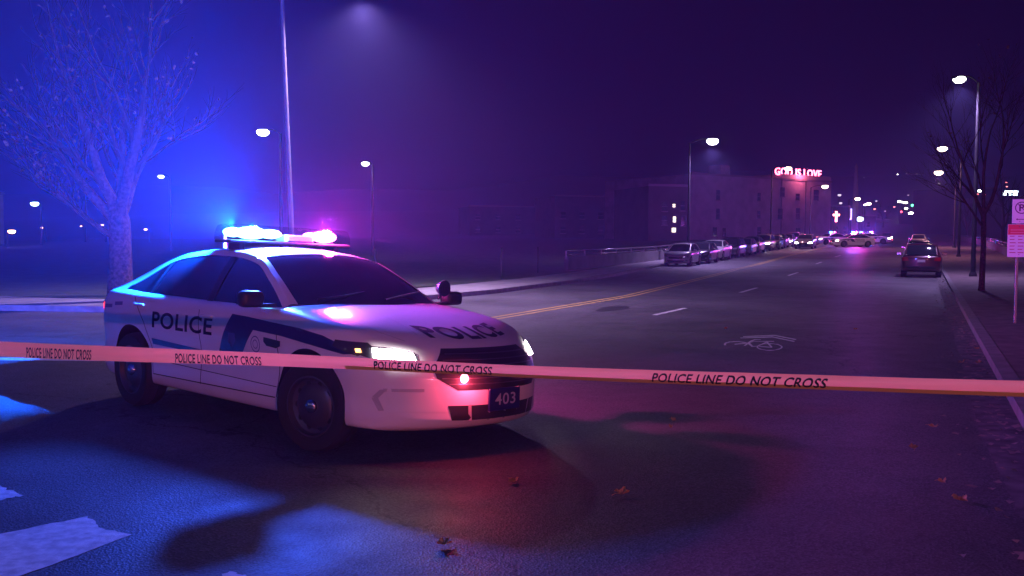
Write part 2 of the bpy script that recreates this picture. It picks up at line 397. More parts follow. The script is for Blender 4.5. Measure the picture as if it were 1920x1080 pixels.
HATCH = dict(SUV, **dict(
    top=[(-2.0, .90), (-1.95, .98), (-1.7, 1.0), (.6, .98), (.95, .99), (1.4, .96), (1.8, .88), (2.05, .76), (2.12, .66)],
    sh=[(-2.0, .86), (-1.9, .94), (-1.0, .94), (0, .93), (.9, .91), (1.4, .88), (1.8, .80), (2.05, .68), (2.12, .6)],
    bot=[(-2.0, .42), (-1.95, .28), (-1.7, .22), (1.6, .19), (1.95, .19), (2.12, .27)],
    w=[(-2.0, .76), (-1.9, .82), (-1.6, .86), (0, .875), (1.3, .875), (1.7, .85), (1.95, .81), (2.12, .72)],
    nose=(1.5, 2.12, .28), tail=(-2.0, -1.6, .10), wheels=(1.28, -1.28), wr=.32, track=.76,
    rail=[(1.05, .74, .97), (.6, .67, 1.22), (.25, .61, 1.38), (-.1, .595, 1.44), (-.6, .59, 1.45), (-1.2, .585, 1.42), (-1.6, .59, 1.34), (-1.78, .61, 1.2), (-1.92, .65, 1.0)],
    bow=[(-1.92, -.07), (-1.6, -.05), (-1.0, -.02), (.1, .06), (.3, .09), (1.05, .26)], crown=.045, ws=.24, rg=-1.55, rear_open=-1.62,
    glassbot=[(-2.0, .98), (-1.0, .96), (0, .94), (1.05, .93)]))
SHAPES = {}
def car_shape(key, P, fine=True):
    """body mesh data with wheel arches cut, cabin grids, and a BVH for laying trim on the body"""
    if key in SHAPES: return SHAPES[key]
    top, sh, bot, wp = curve(P['top']), curve(P['sh']), curve(P['bot']), curve(P['w'])
    x0, x1 = P['top'][0][0], P['top'][-1][0]; n = 90 if fine else 46
    def warp(x, yf):
        a, b, k = P['nose']; c, d, k2 = P['tail']
        return x - k * sstep(a, b, x) * abs(yf) ** 2.2 + k2 * (1 - sstep(c, d, x)) * abs(yf) ** 2.5
    def sec(x):
        zb, zs, zt, w = bot(x), sh(x), top(x), wp(x); l = lambda a: zb + (zs - zb) * a; u = lambda a: zs + (zt - zs) * a
        key_ = [(0, zb), (.55, zb), (.88, zb + .01), (.955, zb + .05), (.972, l(.22)), (.968, l(.40)), (.985, l(.56)), (1.0, l(.70)), (.995, l(.82)), (.98, l(.93)), (.95, l(1.0)), (.90, u(.38)), (.80, u(.62)), (.55, u(.86)), (.28, u(.97)), (0, u(1))]
        ys = [k[0] for k in key_]; zs_ = [k[1] for k in key_]; m = len(key_); out = []
        for i in range(m - 1):            # Catmull-Rom resample
            for j in range(3 if fine else 1):
                t = j / (3 if fine else 1); p = []
                for a in (ys, zs_):
                    p0, p1, p2, p3 = a[max(i - 1, 0)], a[i], a[i + 1], a[min(i + 2, m - 1)]
                    p.append(.5 * (2 * p1 + (p2 - p0) * t + (2 * p0 - 5 * p1 + 4 * p2 - p3) * t * t + (3 * p1 - p0 - 3 * p2 + p3) * t ** 3))
                out.append(p)
        out.append([ys[-1], zs_[-1]])
        return [(yf, z, w) for yf, z in out]
    xs = [x0 + (x1 - x0) * (.5 - .5 * cos(pi * i / n)) * .5 + (x1 - x0) * i / n * .5 for i in range(n + 1)]
    V = []; Fc = []; loops = []
    for x in xs:
        s = sec(x); ring = [(yf, z, w) for yf, z, w in s] + [(-yf, z, w) for yf, z, w in s[-2:0:-1]]
        base = len(V); loops.append(base)
        for yf, z, w in ring: V.append((warp(x, yf), yf * w, z))
    m = len(ring)
    for i in range(len(xs) - 1):
        for k in range(m): a, b = loops[i], loops[i + 1]; Fc.append((a + k, b + k, b + (k + 1) % m, a + (k + 1) % m))
    h_ = m // 2                            # closed ends: grids of quads that follow the bow of nose and tail
    for base, xe, fl in ((loops[0], xs[0], 0), (loops[-1], xs[-1], 1)):
        half = sec(xe); ns = 16; rows = []
        for k in range(1, h_):
            yf, z, w = half[k]; row = [base + k]
            for j in range(1, ns):
                q = yf * (1 - 2 * j / ns); row.append(len(V)); V.append((warp(xe, q) + (.012 if fl else -.012) * (1 - (q / max(yf, .01)) ** 2) * sin(pi * k / h_), q * w, z))
            row.append(base + m - k); rows.append(row)
        for r0, r1 in zip(rows[:-1], rows[1:]):
            for j in range(ns): Fc.append((r0[j], r1[j], r1[j + 1], r0[j + 1]))
        for j in range(ns): Fc.append((base, rows[0][j], rows[0][j + 1])); Fc.append((base + h_, rows[-1][j + 1], rows[-1][j]))
    me = bpy.data.meshes.new('b'); me.from_pydata(V, [], Fc)
    bm = bmesh.new(); bm.from_mesh(me); bmesh.ops.recalc_face_normals(bm, faces=bm.faces[:]); bm.to_mesh(me); bm.free()
    me.materials.append(white); me.materials.append(blackp)
    o = bpy.data.objects.new('b', me); COL.objects.link(o)
    cut = MB()
    for wx in P['wheels']:
        for sy in (-1, 1): cut.lathe([(0, sy * (P['track'] - .24)), (P['wr'] + .055, sy * (P['track'] - .24)), (P['wr'] + .055, sy * 1.2), (0, sy * 1.2)], (wx, 0, P['wr'] - .01), 48, 'Y')
    co = cut.build('c', blackp)
    bm = bmesh.new(); bm.from_mesh(co.data); bmesh.ops.remove_doubles(bm, verts=bm.verts[:], dist=1e-5); bmesh.ops.recalc_face_normals(bm, faces=bm.faces[:]); bm.to_mesh(co.data); bm.free()
    md = o.modifiers.new('m', 'BOOLEAN'); md.operation = 'DIFFERENCE'; md.object = co; md.solver = 'EXACT'; md.material_mode = 'TRANSFER'
    dg = bpy.context.evaluated_depsgraph_get(); dg.update()
    me2 = bpy.data.meshes.new_from_object(o.evaluated_get(dg)); me2.polygons.foreach_set('use_smooth', [True] * len(me2.polygons)); me2.set_sharp_from_angle(angle=radians(38))
    bpy.data.objects.remove(o); bpy.data.objects.remove(co)
    bvh = BVHTree.FromPolygons(V, Fc)
    # cabin
    rl = P['rail']; ry, rz = curve([(a[0], a[1]) for a in rl[::-1]]), curve([(a[0], a[2]) for a in rl[::-1]]); bow = curve(P['bow']); gb = curve(P['glassbot'])
    xa, xc = rl[0][0], rl[-1][0]; nr = 60
    rx = [xa + (xc - xa) * i / nr for i in range(nr + 1)]
    for e in (P['ws'], P['rg']):           # put the two roof edges exactly on a grid row
        j = min(range(1, nr), key=lambda i: abs(rx[i] - e)); rx[j] = e
    nc = 16; fr = .045
    cols = [-1, -1 + fr * 1.3] + [-.9 + 1.8 * i / nc for i in range(1, nc)] + [1 - fr * 1.3, 1]
    def cab(x, wv):
        cr = P['crown'] * (sstep(P['ws'] + .75, P['ws'] - .2, x) if x > P['ws'] - .2 else 1) * (sstep(xc, P['rg'] + .1, x) if x < P['rg'] + .1 else 1)
        return (x + bow(x) * (1 - wv * wv), wv * ry(x), rz(x) + cr * (1 - wv * wv))
    G = [[cab(x, c) for c in cols] for x in rx]
    def pick(rows, cs, off=0):
        v = []; f = []
        for i in rows:
            for c in cs:
                p = Vector(G[i][c]); v.append(p)
        k = len(cs)
        for i in range(len(rows) - 1):
            for j in range(k - 1): f.append((i * k + j, i * k + j + 1, (i + 1) * k + j + 1, (i + 1) * k + j))
        if off:
            v = [p + Vector((0, 0, -off)) for p in v]
        return v, f
    iw = rx.index(P['ws']); ir = rx.index(P['rg']); nC = len(cols)
    pieces = {}
    pieces['windshield'] = pick(range(0, iw + 1), range(1, nC - 1), .006)
    pieces['rear_glass'] = pick(range(ir, nr + 1), range(1, nC - 1), .006)
    roof = MB(); roof.add(*pick(range(iw, ir + 1), range(0, nC))); roof.add(*pick(range(0, iw + 1), (0, 1))); roof.add(*pick(range(0, iw + 1), (nC - 2, nC - 1)))
    roof.add(*pick(range(ir, nr + 1), (0, 1))); roof.add(*pick(range(ir, nr + 1), (nC - 2, nC - 1)))
    ro = P['rear_open']; side = {}
    for sy in (-1, 1):
        def rowpt(x, v):
            yb = wp(x) * .93; zb = gb(x); yr = ry(x); zr = rz(x); hh = max(zr - zb, 0)
            return Vector((x, sy * (yb + (yr - yb) * v + .018 * sin(pi * v)), zb - .05 + (zr - zb + .05) * v))
        def vcut(x):
            hh = max(rz(x) - gb(x) + .05, .05)
            d = .045 + .40 * sstep(ro + .55, ro, x) * hh
            return max(1 - d / hh, 0) if x > ro else 0
        fv, ff, gv, gf = [], [], [], []
        for x in rx:
            c = vcut(x)
            for k in range(4): fv.append(rowpt(x, c + (1 - c) * k / 3))
            for k in range(7):
                p = rowpt(x, c * k / 6); p.y -= sy * .006; gv.append(p)
        for i in range(nr):
            for k in range(3): ff.append((i * 4 + k, i * 4 + k + 1, i * 4 + 5 + k, i * 4 + 4 + k))
            for k in range(6): gf.append((i, k))
        roof.add(fv, ff)
        def gpart(xlo, xhi):
            f = [(i * 7 + k, i * 7 + k + 1, i * 7 + 8 + k, i * 7 + 7 + k) for i, k in gf if xlo <= (rx[i] + rx[i + 1]) / 2 <= xhi]
            return gv, f
        side[sy] = [gpart(-.12, 9), gpart(-9, -.12)]
        # black pillar strips over the glass
        side[(sy, 'p')] = []
        for xp, wd in ((-.12, .05), (-1.18, .025)):
            v = []
            for k in range(8):
                vv = (vcut(xp)) * k / 7
                for dx in (-wd, wd):
                    p = rowpt(xp + dx, vv); p.y += sy * .003; v.append(p)
            side[(sy, 'p')].append((v, [(2 * k, 2 * k + 1, 2 * k + 3, 2 * k + 2) for k in range(7)]))
    D = dict(P=P, body=me2, bvh=bvh, pieces=pieces, roof=roof, side=side, rowpt=None, wp=wp, top=top, sh=sh, warp=warp, cab=cab)
    SHAPES[key] = D; return D
def fine_poly(pts, step=.05):
    """2D polygon -> triangulated and diced so that it can follow a curved body"""
    bm = bmesh.new(); vs = [bm.verts.new((p[0], p[1], 0)) for p in pts]; bm.faces.new(vs); return dice(bm, step)
def dice(bm, step):
    bmesh.ops.triangulate(bm, faces=bm.faces[:])
    xs = [v.co.x for v in bm.verts]; ys = [v.co.y for v in bm.verts]
    for ax, lo, hi in ((0, min(xs), max(xs)), (1, min(ys), max(ys))):
        c = lo + step
        while c < hi:
            co = (c, 0, 0) if ax == 0 else (0, c, 0); no = (1, 0, 0) if ax == 0 else (0, 1, 0)
            bmesh.ops.bisect_plane(bm, geom=bm.verts[:] + bm.edges[:] + bm.faces[:], plane_co=co, plane_no=no); c += step
    bm.verts.index_update(); v = [(q.co.x, q.co.y) for q in bm.verts]; f = [[q.index for q in g.verts] for g in bm.faces]; bm.free(); return v, f
def text_2d(txt, hgt, wid=None, bold=.0, step=.05, shear=0):
    cu = bpy.data.curves.new('t', 'FONT'); cu.body = txt; cu.size = 1; cu.offset = bold; cu.align_x = 'LEFT'; cu.space_character = 1.08; cu.resolution_u = 4
    o = bpy.data.objects.new('t', cu); COL.objects.link(o); dg = bpy.context.evaluated_depsgraph_get(); dg.update()
    me = bpy.data.meshes.new_from_object(o.evaluated_get(dg)); bpy.data.objects.remove(o)
    xs = [v.co.x for v in me.vertices]; ys = [v.co.y for v in me.vertices]; x0, x1, y0, y1 = min(xs), max(xs), min(ys), max(ys)
    sy = hgt / (y1 - y0); sx = (wid / (x1 - x0)) if wid else sy
    for v in me.vertices: v.co = ((v.co.x - x0) * sx + shear * (v.co.y - y0) * sy, (v.co.y - y0) * sy, 0)
    bm = bmesh.new(); bm.from_mesh(me); bpy.data.meshes.remove(me); return dice(bm, step)
def lay(D, v2, f2, fn, off=.004):
    """project 2D verts on the car body; fn maps (a, b) to (origin, direction)"""
    out = []; ok = []
    for a, b in v2:
        o_, d = fn(a, b); hit = D['bvh'].ray_cast(Vector(o_), Vector(d))
        if hit[0] is None: out.append(Vector((0, 0, 0))); ok.append(False); continue
        n = hit[1]
        if n.dot(Vector(d)) > 0: n = -n
        out.append(hit[0] + n * off); ok.append(True)
    return out, [tuple(f) for f in f2 if all(ok[i] for i in f)]
side_fn = lambda sy: (lambda a, b: ((a, sy * 2, b), (0, -sy, 0)))
front_fn = lambda a, b: ((4, a, b), (-1, 0, 0))
rear_fn = lambda a, b: ((-4, a, b), (1, 0, 0))
top_fn = lambda a, b: ((a, b, 3), (0, 0, -1))
def diag_fn(sy, ang=45):
    d = Vector((-cos(radians(ang)), -sy * sin(radians(ang)), 0)); t = Vector((sin(radians(ang)), -sy * cos(radians(ang)), 0)) * -1
    o0 = Vector((1.9, sy * .75, 0)) - d * 2
    return lambda a, b: (tuple(o0 + t * a * -1 + Vector((0, 0, b))), tuple(d))
def patch(D, pts, fn, name, m, parent, off=.004, step=.05, rx=0):
    v, f = fine_poly(pts, step); v, f = lay(D, v, f, fn, off)
    o = obj(name, v, f, m, parent, True); o.rotation_euler.x = rx; return o
def line_patch(D, pts, w, fn, name, m, parent, off=.003, rx=0, mb=None):
    own = mb is None; mb = mb or MB()
    for a, b in zip(pts[:-1], pts[1:]):
        a, b = Vector(a), Vector(b); d = b - a; N = Vector((-d.y, d.x)).normalized() * w / 2; n = max(1, int(d.length / .06)); v2 = []
        for i in range(n + 1): p = a + d * i / n; v2 += [tuple(p - N), tuple(p + N)]
        v, f = lay(D, v2, [(2 * i, 2 * i + 2, 2 * i + 3, 2 * i + 1) for i in range(n)], fn, off); mb.add(v, f)
    if own: o = mb.build(name, m, parent); o.rotation_euler.x = rx; return o
def make_wheel(P, wx, sy, parent, police):
    r = P['wr']; w = MB(); t = .215; y0 = sy * (P['track'] - .02)
    prof = [(r * .63, -t / 2), (r * .70, -t / 2 - .012), (r * .93, -t / 2 - .006), (r * .985, -t / 2 + .025), (r, -t / 2 + .06), (r, -.012), (r - .008, -.008), (r - .008, .008), (r, .012), (r, t / 2 - .06), (r * .985, t / 2 - .025), (r * .93, t / 2 + .006), (r * .70, t / 2 + .012), (r * .63, t / 2)]
    w.lathe(prof, (0, 0, 0), 48, 'Y'); o = w.build('wheel', rubber, parent, True, 50); o.location = (wx, y0, r)
    if police and wx > 0: o.rotation_euler.z = radians(13)
    m = MB(); k = sy
    m.lathe([(r * .66, k * (t / 2 + .004)), (r * .62, k * (t / 2 + .006)), (r * .59, k * (t / 2 - .035)), (r * .50, k * (t / 2 - .05)), (r * .40, k * (t / 2 - .018)), (r * .2, k * (t / 2 - .015)), (0, k * (t / 2 - .015))], (0, 0, 0), 40, 'Y')
    m.lathe([(r * .66, k * (t / 2 + .004)), (r * .66, -k * t / 2)], (0, 0, 0), 40, 'Y')
    m.build('rim', rimm if police else mat('alloy_rim', (.45, .45, .47), .3, metal=.8), o, True, 40)
    q = MB()
    for j in range(10 if police else 5):
        a = 2 * pi * j / (10 if police else 5)
        if police: q.lathe([(0, k * (t / 2 - .042)), (.022, k * (t / 2 - .042))], (r * .485 * cos(a), 0, r * .485 * sin(a)), 10, 'Y')
        else:
            for b in (-.22, .22): q.box((r * .4 * cos(a + b), k * (t / 2 - .012), r * .4 * sin(a + b)), (r * .34, .004, .05), ry=-(a + b))
    q.build('rim_opening', blackp, o)
    c = MB(); c.lathe([(0, k * (t / 2 + .022)), (.03, k * (t / 2 + .02)), (.052, k * (t / 2 + .008)), (.058, k * (t / 2 - .015))], (0, 0, 0), 24, 'Y'); c.build('hub_cap', chrome, o, True)
    return o
def make_mirror(D, sy, paint, parent, rx=0):
    P = D['P']; x = P['ws'] + .62; y = sy * (D['wp'](x) + .13); z = (curve(P['glassbot'])(x)) + .08
    m = MB(); m.bbox((x, y, z), (.13, .20, .13), .045, seg=3); m.box((x + .01, sy * (D['wp'](x) - .01), z - .05), (.07, .14, .03))
    o = m.build('side_mirror', paint, parent, True, 40); o.rotation_euler.x = rx
    g = MB(); g.box((x - .072, y, z), (.004, .16, .09)); g.build('mirror_glass', chrome, o)
def make_car(key, P, paint, name='parked_car', police=False, rx=0, lit='off', fine=True, tail=None):
    D = car_shape(key, P, fine); root = empty(name, (0, 0, 0)); roofmb = D['roof']
    me = D['body'] if paint is white else D['body'].copy(); me.materials[0] = paint
    b = bpy.data.objects.new('body', me); COL.objects.link(b); b.parent = root; b.rotation_euler.x = rx
    def part(nm, vf, m, smooth=True):
        o = obj(nm, vf[0], vf[1], m, root, smooth, 35); o.rotation_euler.x = rx; return o
    o = part('roof', (roofmb.v, roofmb.f), paint)
    part('windshield', D['pieces']['windshield'], glass); part('rear_window', D['pieces']['rear_glass'], glass)
    for sy in (-1, 1):
        for g in D['side'][sy]: part('side_window', g, glass)
        for g in D['side'][(sy, 'p')]: part('window_pillar', g, blackp)
        for wx in P['wheels']: make_wheel(P, wx, sy, root, police)
        make_mirror(D, sy, blackp if police else paint, root, rx)
    return root, D
red_e = mat('red_lens_glow', (.5, .02, .02), .3, emit=(1, .03, .05), es=2.0)
taill = mat('tail_lamp_red', (.35, .01, .01), .15, coat=1)
headl = mat('headlamp_clear', (.55, .57, .6), .08, metal=.6, coat=1)
head_on = mat('headlamp_lit', (1, 1, 1), emit=(1, .88, .86), es=60)
amber_on = mat('amber_lamp_lit', (1, .5, .1), emit=(1, .42, .12), es=6)
red_on = mat('red_led_lit', (1, .1, .1), emit=(1, .10, .22), es=26)
blue_on = mat('blue_led_lit', (.1, .3, 1), emit=(.16, .72, 1), es=16)
mag_on = mat('red_led_bar_lit', (1, .1, .3), emit=(1, .16, .62), es=16)
clearm = mat('clear_dome', (.0, .0, .0), .05)
def _mk_clear():
    nt = clearm.node_tree; b = nt.nodes['Principled BSDF']; out = nt.nodes['Material Output']
    tr = nt.nodes.new('ShaderNodeBsdfTransparent'); tr.inputs[0].default_value = (.92, .92, .95, 1); mx = nt.nodes.new('ShaderNodeMixShader')
    mx.inputs[0].default_value = .12; nt.links.new(tr.outputs[0], mx.inputs[1]); nt.links.new(b.outputs[0], mx.inputs[2]); nt.links.new(mx.outputs[0], out.inputs[0])
_mk_clear()
seamm = mat('panel_gap', (.03, .03, .035), .8)

def generic_front(root, D, on=False, rx=0):
    P = D['P']; L = P['top'][-1][0]; zt = P['sh'][-1][1]; w = P['w'][-1][1]; hl = head_on if on else headl
    patch(D, [(-.42, zt - .10), (.42, zt - .10), (.46, zt + .02), (-.46, zt + .02)], front_fn, 'grille', blackp, root, .006)
    patch(D, [(-.5, .30), (.5, .30), (.56, .40), (-.56, .40)], front_fn, 'lower_grille', blackp, root, .006)
    patch(D, [(-.16, .40), (.16, .40), (.16, .50), (-.16, .50)], front_fn, 'front_plate', mat('plate_white', (.6, .6, .62), .5), root, .012, .2)
    for sy in (-1, 1):
        q = [(sy * .48, zt + .0), (sy * (w + .04), zt + .02), (sy * (w + .07), zt + .12), (sy * .56, zt + .11)]
        patch(D, q[::sy], front_fn, 'headlight', hl, root, .008)
        q = [(sy * .62, .36), (sy * .74, .36), (sy * .74, .43), (sy * .62, .43)]
        patch(D, q[::sy], front_fn, 'fog_lamp', headl, root, .008)
def generic_rear(root, D, on=False, tall=False):
    P = D['P']; x0 = P['top'][0][0]; zt = P['sh'][0][1]; w = P['w'][0][1]
    for sy in (-1, 1):
        q = [(sy * (w - .26), zt - .13), (sy * (w + .03), zt - .15), (sy * (w + .05), zt + .02), (sy * (w - .2), zt + .02)]
        patch(D, q[::sy], rear_fn, 'tail_light', red_e if on else taill, root, .008)
    patch(D, [(-.17, zt - .20), (.17, zt - .20), (.17, zt - .08), (-.17, zt - .08)], rear_fn, 'rear_plate', mat('plate_white', (.6, .6, .62), .5), root, .012, .2)
    patch(D, [(-.62, .44), (.62, .44), (.64, .56), (-.64, .56)], rear_fn, 'rear_bumper', blackp, root, .008)
def seams(root, D, rx=0, handles=True, paint=None):
    P = D['P']; mb = MB(); f, r = P['wheels']; belt = curve(P['glassbot']); a = f - .42; bx = -.12; cx = r + .34
    for sy in (-1, 1):
        fn = side_fn(sy)
        line_patch(D, [(a, belt(a) - .10), (a + .05, .62), (a, .34)], .009, fn, '', None, None, mb=mb)
        line_patch(D, [(bx - .05, belt(bx) - .08), (bx, .66), (bx - .02, .32)], .009, fn, '', None, None, mb=mb)
        line_patch(D, [(cx - .30, belt(cx) - .06), (cx - .06, .80), (cx + .08, .55), (cx + .10, .33)], .009, fn, '', None, None, mb=mb)
        line_patch(D, [(a - .02, .335), (cx + .1, .325)], .009, fn, '', None, None, mb=mb)
        line_patch(D, [(a, .42), (0, .44), (cx + .12, .46)], .006, fn, '', None, None, mb=mb)
    o = mb.build('panel_gap', seamm, root); o.rotation_euler.x = rx
    for sy in (-1, 1):
        for hx in (bx + .10, cx - .16):
            h0 = D['bvh'].ray_cast(Vector((hx, sy * 2, belt(hx) - .13)), Vector((0, -sy, 0)))[0]
            m = MB(); m.bbox((hx, h0.y + sy * .012, h0.z), (.19, .03, .028), .01); o = m.build('door_handle', paint or chrome, root, True, 40); o.rotation_euler.x = rx

letterm = mat('lettering_vinyl', (.006, .006, .05), .75, spec=.2)
def cruiser(rx=0, detail=True):
    root, D = make_car('cruiser', SEDAN, white, 'police_cruiser', True, rx)
    fn = side_fn(-1)
    def setrx(o): o.rotation_euler.x = rx; return o
    # livery, both sides
    for sy in (-1, 1):
        fs = side_fn(sy)
        band = [(.30, .865), (.36, .955), (.60, .945), (.90, .925), (1.31, .90), (1.60, .865), (1.86, .80), (1.95, .755), (1.84, .745), (1.49, .785), (1.09, .825), (.70, .845), (.52, .63), (.16, .61)]
        patch(D, band, fs, 'livery_band', navy, root, .003, rx=rx)
        strip = [(-1.02, .60), (.40, .595), (.40, .535), (-1.02, .545)]
        patch(D, [(-1.02, .655), (.14, .61), (.30, .575), (-1.0, .60)], fs, 'livery_stripe', navy, root, .003, rx=rx)
        v, f = text_2d('POLICE', .15, 1.06, .022)
        if sy < 0: fmap = lambda a, b, fs=fs: fs(-.985 + a, .755 + b)
        else: fmap = lambda a, b, fs=fs: fs(.085 - a, .755 + b)
        v3, f3 = lay(D, v, f, fmap, .004); setrx(obj('police_lettering', v3, f3, letterm, root))
        # round seal on the fender and the dark side vent
        ring = []
        mbs = MB()
        for r0, r1 in ((.058, .066), (.030, .036)):
            v2 = []; 
            for k in range(33): a = 2 * pi * k / 32; v2 += [(.74 + r0 * cos(a), .735 + r0 * sin(a)), (.74 + r1 * cos(a), .735 + r1 * sin(a))]
            vv, ff = lay(D, v2, [(2 * k, 2 * k + 2, 2 * k + 3, 2 * k + 1) for k in range(32)], fs, .005); mbs.add(vv, ff)
        setrx(mbs.build('round_seal', mat('seal_blue', (.05, .06, .25), .4), root))
        patch(D, [(.86, .80), (1.09, .785), (1.09, .745), (1.03, .725), (.90, .735), (.86, .765)], fs, 'fender_vent', blackp, root, .006, rx=rx)
        # crest in the diagonal block
        patch(D, [(.34, .80), (.44, .80), (.45, .74), (.39, .68), (.33, .73)], fs, 'shield_crest', mat('crest_tone', (.06, .06, .22), .4), root, .006, rx=rx)
        # unit markings on the rear quarter
        patch(D, [(-2.05, .92), (-1.86, .93), (-1.86, .895), (-2.05, .885)], fs, 'rear_marking', mat('quarter_marking', (.15, .15, .3), .4), root, .004, rx=rx)
        patch(D, [(-1.80, .955), (-1.62, .965), (-1.62, .93), (-1.80, .92)], fs, 'rear_marking', mat('quarter_marking', (.15, .15, .3), .4), root, .004, rx=rx)
    # hood lettering reads from the front
    v, f = text_2d('POLICE', .25, .84, .035)
    v3, f3 = lay(D, v, f, lambda a, b: top_fn(2.27 - b - .10 * ((a - .40) / .40) ** 2, -.39 + a), .004)
    # seen from ahead the words run from the car's right to its left
    setrx(obj('hood_lettering', v3, f3, letterm, root))
    mb = MB()
    for sy in (-1, 1):
        line_patch(D, [(1.08, sy * .80), (1.5, sy * .79), (1.95, sy * .70), (2.12, sy * .60)], .008, top_fn, '', None, None, mb=mb)
        line_patch(D, [(1.15, sy * .36), (1.6, sy * .40), (2.1, sy * .46)], .010, top_fn, '', None, None, mb=mb)
    setrx(mb.build('hood_crease_shade', mat('crease_shadow_paint', (.5, .5, .54), .4), root))  # flat strips with the crease shade put into their colour
    # front fascia
    patch(D, [(-.40, .515), (.40, .515), (.53, .60), (.54, .68), (.41, .80), (-.41, .80), (-.54, .68), (-.53, .60)], front_fn, 'grille', blackp, root, .004, rx=rx)
    g = MB()
    for z, e in ((.56, .46), (.60, .50), (.64, .51), (.68, .51), (.72, .46), (.76, .42)):
        line_patch(D, [(-e, z), (e, z)], .007, front_fn, '', None, None, off=.011, mb=g)
    setrx(g.build('grille_bar', steel, root))
    patch(D, [(-.43, .30), (.43, .30), (.46, .405), (-.46, .405)], front_fn, 'lower_grille', blackp, root, .004, rx=rx)
    for y in (-.30, -.15, 0, .15, .30):
        line_patch(D, [(y, .295), (y * 1.05, .41)], .022, front_fn, 'lower_grille_post', mat('grey_trim', (.4, .4, .42), .4), root, off=.010, rx=rx)
    for sy in (-1, 1):
        # C-shaped strip round each fog area, the recess shade put into its colour
        line_patch(D, [(sy * .60, .515), (sy * .80, .51), (sy * .825, .45), (sy * .80, .36)], .022, front_fn, 'bumper_recess_shade', mat('recess_shade', (.5, .5, .53), .6), root, .005, rx=rx)
        # headlamps: housing sweeps back along the fender, bright lens inside, amber marker behind
        hz = [(sy * .60, .70), (sy * .60, .765), (sy * .74, .80), (sy * .90, .815), (sy * .925, .77), (sy * .80, .705)]
        patch(D, hz[::sy], front_fn, 'headlight_housing', mat('smoked_lamp_housing', (.05, .05, .06), .1, coat=1), root, .005, rx=rx)
        patch(D, [(1.72, .80), (1.74, .845), (1.98, .835), (2.06, .78), (1.95, .74)], side_fn(sy), 'headlight_housing', mat('smoked_lamp_housing', (.05, .05, .06), .1, coat=1), root, .005, rx=rx)
        hz = [(sy * .62, .705), (sy * .62, .76), (sy * .72, .785), (sy * .82, .795), (sy * .83, .735), (sy * .76, .70)]
        patch(D, hz[::sy], front_fn, 'headlight', head_on, root, .016, rx=rx)
        hz = [(sy * .873, .765), (sy * .873, .79), (sy * .895, .79), (sy * .895, .765)]
        patch(D, hz[::sy], front_fn, 'turn_signal', amber_on, root, .016, rx=rx)
        hz = [(sy * .60, .84), (sy * .80, .82), (sy * .84, .92), (sy * .66, .94)]
        patch(D, hz[::sy], rear_fn, 'tail_light', red_e, root, .008, rx=rx)
        patch(D, [(-2.42, .83), (-2.28, .83), (-2.20, .93), (-2.40, .93)], side_fn(sy), 'tail_light', red_e, root, .010, rx=rx)
    # plate with the unit number
    pl = MB(); hx = D['bvh'].ray_cast(Vector((4, 0, .44)), Vector((-1, 0, 0)))[0].x
    pl.bbox((hx + .02, -.03, .44), (.02, .33, .165), .006); p = setrx(pl.build('front_plate', navy, root))
    v, f = text_2d('403', .085, .22, .01, 1)
    obj('plate_number', [(hx + .033, -.14 + a, .40 + b) for a, b in v], f, mat('plate_letter', (.45, .45, .5), .5), p)
    # red flashers inside the grille
    for y, zz, on in ((-.36, .60, 1), (.20, .60, 1)):
        hx2 = D['bvh'].ray_cast(Vector((4, y, zz)), Vector((-1, 0, 0)))[0].x
        m = MB(); r = .034 if y < 0 else .012
        m.lathe([(0, .035), (r * .6, .03), (r, .012), (r, 0)], (hx2 + .0, y, zz), 20, 'X'); setrx(m.build('grille_flasher', red_on, root, True))
    # light bar: feet, base tray, centre housing, clear domes, beacons enlarged to take in their bloom
    zt = 1.535; bx = -.30
    m = MB(); m.bbox((bx, 0, zt + .035), (.26, 1.34, .03), .01)
    base = setrx(m.build('light_bar', blackp, root))
    for y in (-.52, .52): m = MB(); m.box((bx, y, zt + .0), (.18, .05, .07)); m.build('mounting_foot', blackp, base)
    m = MB(); m.bbox((bx, .10, zt + .085), (.20, .30, .07), .015); m.build('centre_housing', mat('bar_grey', (.5, .5, .52), .4), base)
    def ellip(c, r, nm, mm):
        m = MB(); m.lathe([(r[2] * sin(pi * k / 12), -r[1] * cos(pi * k / 12)) for k in range(13)], (0, 0, 0), 20, 'Y')
        m.v = [(c[0] + p[0] * r[0] / r[2], c[1] + p[1], c[2] + p[2]) for p in m.v]; m.build(nm, mm, base, True)
    for y, ry_, rz_ in ((-.56, .09, .044), (-.38, .16, .058), (-.17, .11, .044)): ellip((bx, y, zt + .118), (.085, ry_, rz_), 'blue_beacon', blue_on)
    for y, ry_, rz_ in ((.44, .14, .058), (.28, .07, .036)): ellip((bx, y, zt + .118), (.085, ry_, rz_), 'red_beacon', mag_on)
    prof = [(-.135, .05), (-.13, .13), (-.09, .19), (.09, .19), (.13, .13), (.135, .05)]
    ys = [-.69, -.67, -.62, .62, .67, .69]; sc = [.72, .9, 1, 1, .9, .72]
    v = [(bx + px * s, y, zt + .05 + (pz - .05) * s) for y, s in zip(ys, sc) for px, pz in prof]
    f = [(i * 6 + k, i * 6 + k + 1, i * 6 + 7 + k, i * 6 + 6 + k) for i in range(5) for k in range(5)] + [(0, 1, 2, 3, 4, 5), (30, 31, 32, 33, 34, 35)]
    obj('clear_dome', v, f, clearm, base)
    # antenna, the red light on it put into its colour, and window spotlight
    m = MB(); m.tube([(-1.28, -.05, 1.44), (-1.29, -.05, 1.60), (-1.30, -.05, 1.66)], [.022, .017, .01], 10); setrx(m.build('antenna', mat('red_lit_antenna', (.7, .08, .12), .3, emit=(1, .10, .2), es=0), root, True))
